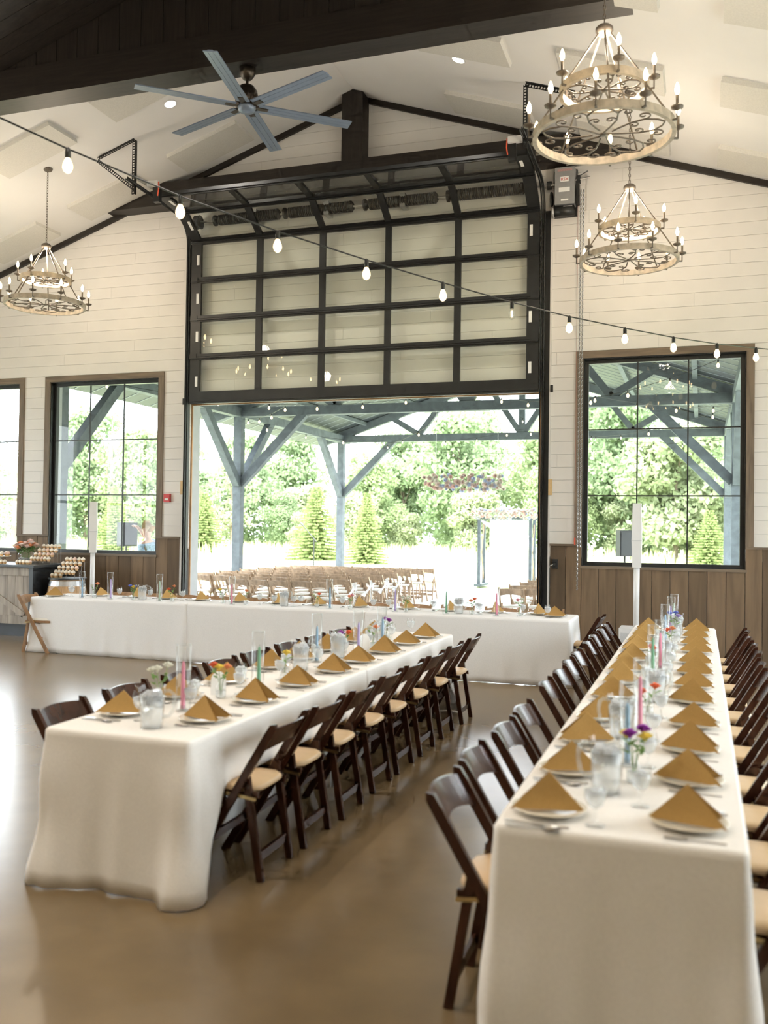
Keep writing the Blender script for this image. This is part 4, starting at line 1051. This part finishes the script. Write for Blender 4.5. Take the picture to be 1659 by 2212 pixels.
# white column loudspeakers inside
def column_speaker(x, y, rz, label, zb=1.33):
    s_ = empty('column_speaker', (x, y, 0), rz, label=label, cat='loudspeaker')
    MB().box((-.19, -.20, 0), (.19, .20, .60)).build('subwoofer', WHITEP, s_); MB().box((-.17, -.203, .04), (.17, -.2005, .55)).build('grille', GALV if False else mat('white_grille', (.62, .63, .64), .6, noise=(120, .1)), s_)
    MB().tube([(0, 0, .60), (0, 0, zb+.02)], .035, 12).build('pole', WHITEP, s_, smooth=True)
    mb = MB(); h = .78
    pr_ = [(-.05, -.05, zb), (.05, -.05, zb), (.06, -.07, zb+h*.42), (.05, -.055, zb+h), (-.05, -.055, zb+h), (-.06, -.07, zb+h*.42)]
    f0 = len(pr_); vs_ = pr_+[(p[0], .05, p[2]) for p in pr_]
    mb.add(vs_, [(0, 1, 2, 5), (5, 2, 3, 4), (6, 11, 8, 7), (11, 10, 9, 8), (0, 6, 7, 1), (1, 7, 8, 2), (2, 8, 9, 3), (3, 9, 10, 4), (4, 10, 11, 5), (5, 11, 6, 0)])
    mb.build('line_array', WHITEP, s_)
    MB().box((-.062, -.074, zb+h*.415), (.062, .052, zb+h*.425)).build('seam_band', mat('white_grille', (0, 0, 0)), s_)
column_speaker(4.20, -1.30, 0, 'white column loudspeaker in front of the right window')
column_speaker(-3.86, -1.0, .5, 'white column loudspeaker in front of the left window')

# ================================================================== OUTDOORS
MB().box((-7.2, .02, -.2), (7.2, 14.6, -.002)).build('patio_floor', PATIO, kind='structure')
BOUNCE_GRAV = mat('pale_bounce_gravel', (.50, .48, .45), .95, noise=(25, .15), spec=0.)  # unseen pale aprons added beside the hall to bounce neutral light in
for i, s in enumerate((-1, 1)):
    x0, x1 = sorted((s*9.62, s*24)); MB().box((x0, -26, -.1), (x1, 1.5, -.012)).build('gravel_bounce_apron', BOUNCE_GRAV, kind='structure')
MB().add([(-160, -60, -.03), (160, -60, -.03), (160, 160, -.03), (-160, 160, -.03)], [(0, 1, 2, 3)]).build('ground', LAWN, kind='structure')
pav = empty('pavilion', (0, 7, 0), label='grey timber pavilion with braced posts and trusses behind the door', cat='pavilion')
po = (0, -7, 0)
def V(mb, n, mt=GREYT): return mb.build(n, mt, pav, loc=po)
PX = 5.62; PRZ = 6.62; PS = .332
def prz(x): return PRZ-PS*abs(x)
def post_brace(x, y, dirs):
    for dx, dy in dirs:
        V(MB().beam((x+dx*.08, y+dy*.08, 2.80), (x+dx*1.72, y+dy*1.72, 4.46), .17, .19, (0, 0, 1)), 'knee_brace')
for s in (-1, 1):
    for y, dirs in ((.42, [(0, 1)]), (7.05, [(0, 1), (0, -1), (-s, 0)]), (13.8, [(0, -1), (-s, 0)])):
        V(MB().box((s*PX-.10, y-.10, 0), (s*PX+.10, y+.10, 4.40)), 'post')
        V(MB().box((s*PX-.106, y-.106, 2.55), (s*PX+.106, y+.106, 2.78)), 'post_collar', GREYT)
        V(MB().box((s*PX-.12, y-.12, 0), (s*PX+.12, y+.12, .05)), 'post_base')
        post_brace(s*PX, y, dirs)
    V(MB().box((s*PX-.10, .32, 4.40), (s*PX+.10, 14.3, 4.62)), 'eave_beam')
for y in (7.05, 13.8):
    V(MB().box((-PX-.4, y-.095, 4.405), (PX+.4, y+.095, 4.615)), 'tie_beam')
    V(MB().box((-.09, y-.08, 4.62), (.09, y+.08, PRZ-.25)), 'king_post')
    for s in (-1, 1):
        V(MB().beam((s*6.3, y, prz(6.3)-.14), (0, y, PRZ-.14), .18, .22), 'rafter')
        for xa, xb in ((3.12, 3.95), (3.12, 2.30), (.06, 1.05)):
            V(MB().beam((s*xa, y, 4.62), (s*xb, y, prz(xb)-.20), .15, .16), 'web_strut')
V(MB().box((-.09, .32, PRZ-.33), (.09, 14.3, PRZ-.05)), 'ridge_beam')
for s in (-1, 1):
    V(MB().prism([(0, PRZ), (s*6.7, prz(6.7)), (s*6.7, prz(6.7)+.05), (0, PRZ+.05)][::s], .305, 14.8), 'roof_deck', ROOFM)
    for k in range(27):
        y = .55+k*.53
        V(MB().beam((s*.05, y, PRZ-.005-.05*PS), (s*6.65, y, prz(6.65)-.005), .016, .010), 'roof_rib', RIBM)
    for xp in (1.6, 3.2, 4.8): V(MB().box((s*xp-.05, .32, prz(xp)-.12), (s*xp+.05, 14.5, prz(xp)-.02)), 'purlin', GREYT)
# pavilion string lights
def sag(p, q, n, s_): 
    p, q = Vector(p), Vector(q); out = []
    for k in range(n+1):
        t = k/n; v = p.lerp(q, t); v.z -= s_*4*t*(1-t); out.append(v)
    return out
for i, (p, q, s_) in enumerate((((-5.5, 7, 4.35), (0, .6, 5.2), .5), ((-5.5, .7, 4.4), (0, 7, 4.9), .45), ((0, 7, 4.9), (5.5, .8, 4.35), .5), ((5.5, 7, 4.35), (0, .6, 5.2), .5), ((-5.5, 13.7, 4.3), (0, 7, 4.7), .45), ((0, 7, 4.7), (5.5, 13.7, 4.3), .45), ((-5.5, 7.2, 4.3), (0, 13.7, 4.7), .45), ((5.5, 7.2, 4.35), (0, 13.7, 4.7), .4), ((-5.4, 13.7, 4.35), (5.4, 13.7, 4.35), .35))):
    pts = sag(p, q, 16, s_)
    string(pts, 'string of round bulbs under the pavilion roof, strand %s' % ORD[i], pts[1:-1:2], .85, group='pavilion string lights', unlit=() if i < 4 else (1, 3, 4, 6))
# ceremony chairs
rows = [2.95+.97*k for k in range(8)]
for k, y in enumerate(rows):
    cols_ = range(9)
    for c_ in cols_:
        if k == 0 and c_ > 4: continue
        if k == 0 and c_ == 0: pass
        chair(CO, -1.62-.435*c_+jit(.015), y-.27+.27+jit(.03), jit(.04), 'brown ceremony chair, row %s outside, %s chair left of the aisle' % (ORD[k], ORD[c_]), 'ceremony chairs left of the aisle')
for k in range(6):
    for c_ in range(2): chair(CO, 1.88+.435*c_, rows[k]+jit(.03), jit(.04), 'brown ceremony chair, row %s outside, %s chair right of the aisle' % (ORD[k], ORD[c_]), 'ceremony chairs right of the aisle')
# white sashes swagged along the aisle
for k in range(1, 5):
    x = -1.36; mb = MB(); y = rows[k]-.25; y2 = rows[k-1]-.25
    A = []; B = []
    for q in range(13):
        t = q/12; yy = y+(y2-y)*t; zz = .70-.30*4*t*(1-t)*.8
        A.append((x+.02*math.sin(q), yy, zz)); B.append((x+.05+.02*math.cos(q), yy, zz-.03-.012*math.sin(q*1.3)))
    vs_ = A+B; mb.add(vs_, [(i, i+1, 14+i, 13+i) for i in range(12)])
    for q in range(3): mb.tube([(x+.02, y, .72), (x+.03+.02*math.sin(q*2), y+.04*math.cos(q*1.3), .62), (x+.03, y+.03*math.cos(q*1.3), .40-.05*q)], .007, 5)
    tag(mb.build('tulle_sash', TULLE), 'white tulle sash swagged from the aisle chair of row %s' % ORD[k], 'sash', 'aisle sashes')
# hanging floral garland and arbor
def floral(name, c, L, h, d, nb, seed, label, cols_):
    q = random.Random(seed); f = empty(name, c, label=label, cat='floral garland')
    mb = MB()
    for i in range(420):
        x = q.uniform(-.5, .5)*L; a = q.uniform(0, 6.28); r_ = q.uniform(.2, 1)
        p = Vector((x, math.cos(a)*d*r_*.5, math.sin(a)*h*r_*.5)); dr = Vector((q.uniform(-1, 1), q.uniform(-1, 1), q.uniform(-1, .6))).normalized()
        t_ = dr.cross(Vector((.3, .5, .8))).normalized()*.018; ln = q.uniform(.06, .13)
        mb.add([p, p+dr*ln*.5+t_, p+dr*ln, p+dr*ln*.5-t_], [(0, 1, 2, 3)])
    tag(mb.build('greenery', LEAF[2], f), kind='stuff')
    for i in range(nb):
        x = (-.5+(i+.5)/nb)*L; hz = q.uniform(-1, 1); p = (x+q.uniform(-.06, .06), -d*.5*math.sqrt(1-.8*hz*hz), hz*h*.42)
        put('bloom', BLOOM[q.choice(cols_)], f, loc=p, rot=(PI/2+q.uniform(-.5, .5), q.uniform(-.5, .5), 0), scale=(q.uniform(1.2, 2.4),)*3)
    return f
gar = floral('hanging_garland', (.02, 7.0, 2.80), 1.75, .42, .35, 110, 3, 'long flower garland hanging from the pavilion beam above the aisle', ['blush', 'rose', 'cream', 'powder', 'blush', 'blush', 'powder'])
for x in (-.7, .7): MB().tube([(x, 0, .1), (x, 0, 1.6)], .003, 4).build('hanging_wire', GALV, gar)
arb = empty('wedding_arbor', (-.79, 15.7, 0), label='timber wedding arbor with crossed sides and white draped fabric', cat='arbor')
for x in (-.80, .80):
    for y in (-.35, .35): MB().box((x-.045, y-.045, 0), (x+.045, y+.045, 2.1)).build('post', GREYT, arb)
    MB().beam((x, -.35, .15), (x, .35, 2.0), .03, .05).build('cross_brace', CHAIR3, arb); MB().beam((x, .35, .15), (x, -.35, 2.0), .03, .05).build('cross_brace', CHAIR3, arb)
    MB().box((x-.12, -.5, .02), (x+.12, .5, .09)).build('base', GREYT, arb)
for y in (-.35, .35): MB().box((-.9, y-.04, 2.101), (.9, y+.04, 2.19)).build('header', GREYT, arb)
mb = MB(); vs_ = []; 
for i in range(25):
    t = i/24; x = -.72+1.44*t; dz = .30*4*t*(1-t)
    for j in range(5): vs_.append((x, -.40-.02*math.sin(j*2+i*.6), 2.08-dz*(.55+.45*j/4)-.015*j))
mb.add(vs_, [(i*5+j, (i+1)*5+j, (i+1)*5+j+1, i*5+j+1) for i in range(24) for j in range(4)]); mb.build('swag', TULLE, arb, smooth=True)
mb = MB(); vs_ = []
for i in range(40):
    t = i/39; x = -.62+1.24*t
    vs_ += [(x, .36+.03*math.sin(i*1.1), 2.1), (x, .36+.04*math.sin(i*1.1+.4), 1.0), (x*1.02, .36+.05*math.sin(i*1.1+.8), .03)]
mb.add(vs_, [(3*i+j, 3*i+3+j, 3*i+4+j, 3*i+1+j) for i in range(39) for j in range(2)]); mb.build('drape', TULLE, arb, smooth=True)
floral('arbor_garland', (-.79, 15.32, 2.28), 2.0, .36, .36, 110, 8, 'flower garland along the top of the wedding arbor', ['blush', 'rose', 'cream', 'powder', 'white', 'blush', 'cream'])
# black loudspeakers on stands outside
def pa_speaker(x, y, zc, rz, label):
    s_ = empty('stand_speaker', (x, y, 0), rz, label=label, cat='loudspeaker')
    hh = .22; mb = MB()
    vs_ = [(-.145, -.14, -hh), (.145, -.14, -hh), (.10, .14, -hh), (-.10, .14, -hh)]; vs_ = vs_+[(a, b, hh) for a, b, _ in vs_]
    mb.add([(a, b, c_+zc) for a, b, c_ in vs_], [(0, 3, 2, 1), (4, 5, 6, 7), (0, 1, 5, 4), (1, 2, 6, 5), (2, 3, 7, 6), (3, 0, 4, 7)]); mb.build('cabinet', SPKB, s_)
    MB().box((-.13, -.148, zc-.20), (.13, -.141, zc+.19)).build('grille', mat('speaker_grille', (.05, .053, .058), .6, noise=(150, .3)), s_)
    MB().box((-.05, .141, zc-.17), (.05, .148, zc+.14)).build('control_panel', BLK, s_)
    MB().tube([(0, 0, .3), (0, 0, zc-hh)], .018, 8).build('pole', BLK, s_)
    for k in range(3):
        a = 2*PI*k/3; MB().tube([(0, 0, .75), (.45*math.cos(a), .45*math.sin(a), .015)], .013, 6).build('tripod_leg', BLK, s_)
pa_speaker(-5.17, 1.80, 1.59, 2.75, 'black loudspeaker on a stand outside the left window')
pa_speaker(3.72, 3.2, 1.57, .5, 'black loudspeaker on a stand outside the right window')
ms = empty('boom_stand', (-8.5, 18.5, 0), label='thin boom microphone stand out on the lawn', cat='microphone stand')
MB().tube([(0, 0, 0), (0, 0, 1.35)], .022, 6).build('upright', BLK, ms); MB().tube([(.1, 0, 1.25), (-.45, 0, 1.85)], .018, 6).build('boom', BLK, ms); MB().tube([(-.45, 0, 1.85), (-.56, 0, 1.95)], .04, 6).build('microphone', BLK, ms)
for k in range(3): MB().tube([(0, 0, .15), (.35*math.cos(k*2.1), .35*math.sin(k*2.1), 0)], .015, 5).build('leg', BLK, ms)
# person reaching to the loudspeaker
def skin_obj(name, verts, edges_, radii, mt, parent=None, root=0, sub=2):
    me = bpy.data.meshes.new(name); me.from_pydata(verts, edges_, []); me.materials.append(mt)
    o = bpy.data.objects.new(name, me); COL.objects.link(o)
    o.modifiers.new('skin', 'SKIN')
    if not me.skin_vertices: me.attributes
    for i, r_ in enumerate(radii):
        d = me.skin_vertices[0].data[i]; d.radius = (r_, r_) if not isinstance(r_, tuple) else r_; d.use_root = (i == root)
    sb = o.modifiers.new('smooth', 'SUBSURF'); sb.levels = sub; sb.render_levels = sub
    if parent: o.parent = parent
    me.polygons.foreach_set('use_smooth', [True]*len(me.polygons))
    o.modifiers['skin'].use_smooth_shade = True
    return o
def person(x, y, rz):
    pr_ = empty('person', (x, y, 0), rz, label='person in a blue check shirt reaching out to a loudspeaker outside', cat='person')
    # local: faces +x ; right arm reaches forward
    vv = [(0, 0, .95), (-.01, 0, 1.10), (-.02, 0, 1.28), (-.01, 0, 1.42), (.0, 0, 1.50), (.015, 0, 1.57), (.03, 0, 1.65), (.02, 0, 1.73),   # pelvis..head 0-7
          (.0, -.18, 1.43), (.14, -.19, 1.50), (.27, -.17, 1.61), (.35, -.15, 1.71), (.40, -.14, 1.755),   # right arm 8-12 (hand 12)
          (-.02, .18, 1.41), (-.06, .23, 1.17), (.08, .20, 1.02), (.15, .16, 1.02), (.20, .14, 1.02),       # left arm 13-17
          (.0, -.10, .90), (.01, -.11, .50), (-.02, -.11, .09), (.10, -.12, .03),
          (.0, .10, .90), (.01, .11, .50), (-.02, .11, .09), (.10, .12, .03),
          (.115, 0, 1.655), (.02, -.085, 1.65), (.02, .085, 1.65)]
    ee = [(0, 1), (1, 2), (2, 3), (3, 4), (4, 5), (5, 6), (6, 7), (3, 8), (8, 9), (9, 10), (10, 11), (11, 12), (3, 13), (13, 14), (14, 15), (15, 16), (16, 17),
          (0, 18), (18, 19), (19, 20), (20, 21), (0, 22), (22, 23), (23, 24), (24, 25), (6, 26), (6, 27), (6, 28)]
    rr = [.13, .125, .135, .12, .055, .06, .088, .075, .062, .047, .037, .028, (.036, .018), .062, .047, .037, .028, (.036, .018),
          .085, .058, .042, .035, .085, .058, .042, .035, .012, .014, .014]
    for hand, sgn, base in ((12, 1, Vector((.40, -.14, 1.755))), (17, -1, Vector((.20, .14, 1.02)))):
        for k in range(5):
            off = (k-1.5)*.021*sgn
            if k == 4: p1 = base+Vector((.0, -.045*sgn*-1, -.01)); p2 = p1+Vector((.03, .012*sgn, -.015))
            else: p1 = base+Vector((.045, off, .004)); p2 = p1+Vector((.034-.004*abs(k-1.5), off*.2, -.016))
            i1 = len(vv); vv += [tuple(p1), tuple(p2)]; ee += [(hand, i1), (i1, i1+1)]; rr += [.0095, .008]
    skin_obj('body', vv, ee, rr, SKIN, pr_)
    sv = vv[:4]+[vv[8], (.12, -.19, 1.485), vv[13], (-.055, .225, 1.20)]
    skin_obj('shirt', sv, [(0, 1), (1, 2), (2, 3), (3, 4), (4, 5), (3, 6), (6, 7)], [(.15, .16), (.145, .155), (.155, .165), (.13, .13), .078, .064, .078, .064], SHIRT, pr_)
    tv = [(0, 0, .96), (.0, -.10, .88), (.01, -.11, .50), (-.02, -.11, .10), (.0, .10, .88), (.01, .11, .50), (-.02, .11, .10)]
    skin_obj('trousers', tv, [(0, 1), (1, 2), (2, 3), (0, 4), (4, 5), (5, 6)], [.145, .10, .072, .058, .10, .072, .058], TROUS, pr_)
    hv = [(-.01, 0, 1.74), (-.055, 0, 1.70), (-.06, 0, 1.64), (.05, 0, 1.765)]
    skin_obj('hair', hv, [(0, 1), (1, 2), (0, 3)], [.082, .078, .055, .05], HAIR, pr_)
    for s in (-1, 1): MB().lathe([(0, -.009), (.009, 0), (0, .009)], 8, caps=False).build('eye', BLK, pr_, loc=(.105, s*.032, 1.685))
    for s in (-1, 1): MB().box((-.07, s*.11-.045, 0), (.20, s*.11+.045, .075)).build('shoe', BLK, pr_)
person(-4.46, 1.42, PI-.12)

# ================================================================== TREES AND MEADOW
def tree_mesh(seed, H, W_, n, mt, lsz, blobs):
    q = random.Random(seed); nr = np.random.default_rng(seed)
    bl_ = []
    for k in range(blobs):
        a = q.uniform(0, 6.28); zz = H*(.10+.84*q.random()); r_ = W_*.5*(1-.55*abs(zz/H-.5)*2)*q.uniform(.25, .85)
        bl_.append((r_*math.cos(a), r_*math.sin(a), zz, W_*q.uniform(.13, .24)))
    pts = []; per = n//blobs
    V_ = []; F_ = []
    for bx, by, bz, br in bl_:
        d = nr.normal(size=(per, 3)); d /= np.linalg.norm(d, axis=1)[:, None]; rr = br*nr.uniform(.45, 1.05, per)[:, None]
        c = d*rr*np.array([1, 1, .8])+np.array([bx, by, bz])
        t = nr.normal(size=(per, 3)); t /= np.linalg.norm(t, axis=1)[:, None]; u_ = np.cross(t, d+.3*nr.normal(size=(per, 3))); u_ /= np.linalg.norm(u_, axis=1)[:, None]
        s_ = (lsz*nr.uniform(.6, 1.3, per))[:, None]
        for p0, p1, p2, p3 in zip(c-t*s_, c+u_*s_*.55, c+t*s_, c-u_*s_*.55):
            o = len(V_); V_ += [p0, p1, p2, p3]; F_.append((o, o+1, o+2, o+3))
    fm = bpy.data.meshes.new('tree_foliage'); fm.from_pydata([tuple(map(float, v)) for v in V_], [], F_); fm.materials.append(mt); fm.update()
    mb = MB(); mb.tube([(0, 0, -.1), (.1, .05, H*.3), (0, .1, H*.62), (.1, 0, H*.9)], [H*.02, H*.016, H*.01, H*.004], 7)
    for bx, by, bz, br in bl_[:9]: mb.tube([(.05, .05, max(H*.2, bz-H*.25)), (bx*.5, by*.5, bz-H*.06), (bx, by, bz)], [H*.007, H*.005, H*.002], 5)
    return fm, mb.mesh('tree_trunk', BARK)
TP = [tree_mesh(11, 9.5, 7.5, 13000, LEAF[0], .19, 34), tree_mesh(12, 11, 8, 14000, LEAF[1], .20, 36), tree_mesh(13, 8.0, 6.5, 11000, LEAF[2], .18, 30), tree_mesh(14, 10.5, 6.0, 2600, LEAF[2], .15, 26)]
TS = []
q = random.Random(5)
for k in range(17): TS.append((-62+k*5.6+q.uniform(-1, 1), 50+q.uniform(-2, 3)-.10*max(0, -(-62+k*5.6)-20), [0, 1, 2, 0, 1][k % 5], q.uniform(.85, 1.1)))
for k in range(17): TS.append((-66+k*6+q.uniform(-2, 2), 60+q.uniform(-2, 4), [1, 0, 1][k % 3], q.uniform(1.0, 1.2)))
for k in range(26): TS.append((-66+k*3.7+q.uniform(-1.2, 1.2), 47.5+q.uniform(-1, 2), [2, 0, 2, 1][k % 4], q.uniform(.38, .58)))
TS += [(-42, 42, 3, .95), (-36, 45, 3, 1.0), (-27, 47, 3, .8), (9, 40, 1, 1.0), (14, 43, 0, 1.15), (3.5, 44, 2, 1.15), (-9, 46, 2, .62), (-4, 45, 0, .55), (-17, 46, 2, .6), (19, 38, 1, .9)]
def where_seen(x, y):
    d = Vector((x, y, 4))-CP; u = 829.5+FPX*d.dot(r2)/d.dot(fw)
    for lim, txt in ((-60, 'out past the far left window'), (60, 'in the far left window'), (200, 'in the left half of the left window'), (345, 'in the right half of the left window'), (430, 'hidden by the left door jamb'),
                     (520, 'left of the first pavilion post'), (640, 'just right of the first pavilion post'), (745, 'left of the second pavilion post'), (880, 'just right of the second pavilion post'), (1000, 'below the hanging garland, left end'),
                     (1090, 'below the hanging garland, right end'), (1170, 'behind the wedding arbor'), (1260, 'hidden between door and right window'), (1370, 'in the left panes of the right window'), (1490, 'in the middle panes of the right window'), (1620, 'in the right panes of the right window')):
        if u < lim: return txt
    return 'out past the right window'
for x, y, k, s_ in TS:
    t = empty('tree', (x, y, -.03), q.uniform(0, 6.28), label={0: 'fresh green %s %s', 1: 'deeper green %s %s', 2: 'pale green %s %s', 3: 'thin sparse %s %s'}[k] % ('undergrowth tree' if s_ < .65 else ('front tree' if y < 47 else ('leafy tree' if y < 56 else 'background tree')), where_seen(x, y)), cat='tree', group='trees beyond the lawn')
    s_ *= .8 if (y > 48 and x < -14) else 1
    t.scale = (s_, s_, s_)
    put('foliage', TP[k][0], t); put('trunk', TP[k][1], t)
def spruce_mesh(seed, H, R_):
    q = random.Random(seed); V_ = []; F_ = []; z_ = .15
    while z_ < H:
        f = 1-z_/H; n = max(6, int(24*f)+5)
        for k in range(n):
            a = 6.28*k/n+q.uniform(-.2, .2)+z_*7; L_ = R_*f**.85*q.uniform(.75, 1.1)+.05; d = Vector((math.cos(a), math.sin(a), 0)); sd_ = Vector((-d.y, d.x, 0))
            m_ = max(4, int(L_/.075))
            for j in range(m_):
                t = (j+.4)/m_; c = d*(L_*t)+Vector((0, 0, z_-.22*L_*t+.12*L_*t*t))
                for s in (-1, 1):
                    ln = .16*(1.1-t*.5)*q.uniform(.8, 1.3); e = (d*.7+sd_*s*q.uniform(.5, 1.1)+Vector((0, 0, q.uniform(-.35, .25)))).normalized()*ln; w_ = Vector((0, 0, .035))
                    o = len(V_); V_ += [c-w_, c+e*.55-w_*1.1, c+e, c+e*.5+w_*1.1]; F_.append((o, o+1, o+2, o+3))
        z_ += .10+.03*f
    fm = bpy.data.meshes.new('spruce_foliage'); fm.from_pydata([tuple(v) for v in V_], [], F_); fm.materials.append(LEAF[3]); fm.update()
    return fm, MB().tube([(0, 0, -.05), (0, 0, H*.97)], [H*.022, .01], 6).mesh('spruce_trunk', BARK)
SPR = [spruce_mesh(1, 3.3, 1.05), spruce_mesh(2, 3.0, 1.25)]
for x, y, k, s_, lb in ((-11.1, 31.4, 0, 1.1, 'narrow young spruce beside the second pavilion post'), (-15.4, 35.0, 1, 1.4, 'broad young spruce left of the second pavilion post'), (-25.6, 40.5, 1, 1.35, 'young spruce just inside the left door jamb'), (5.3, 29.0, 1, .95, 'young spruce beyond the right window post'), (-30, 37, 0, 1.3, 'young spruce right of the person, beyond the left window'), (-41, 33, 1, 1.6, 'broad spruce seen through the far left window')):
    t = empty('spruce', (x, y, -.03), x, label=lb, cat='tree'); t.scale = (s_,)*3
    put('foliage', SPR[k][0], t); put('trunk', SPR[k][1], t)
nr = np.random.default_rng(4); V_ = []; F_ = []
for k in range(9000):
    x = nr.uniform(-65, 26); y = nr.uniform(36.5, 46); h_ = nr.uniform(.35, .95); a = nr.uniform(0, 6.28); w_ = .05
    o = len(V_); dx, dy = w_*math.cos(a), w_*math.sin(a); lx, ly = nr.normal()*.12, nr.normal()*.12
    V_ += [(x-dx, y-dy, -.03), (x+dx, y+dy, -.03), (x+lx, y+ly, h_)]; F_.append((o, o+1, o+2))
gm = bpy.data.meshes.new('meadow'); gm.from_pydata([tuple(map(float, v)) for v in V_], [], F_); gm.materials.append(DRYG); gm.update()
put('meadow_grass', gm, label='pale unmown meadow grass between the lawn and the wood', cat='grass', kind='stuff')
for o in list(bpy.data.objects):
    if o.type == 'EMPTY' and o.get('category') == 'chair' and not o.get('label'):
        for c_ in list(o.children_recursive): bpy.data.objects.remove(c_)
        bpy.data.objects.remove(o)
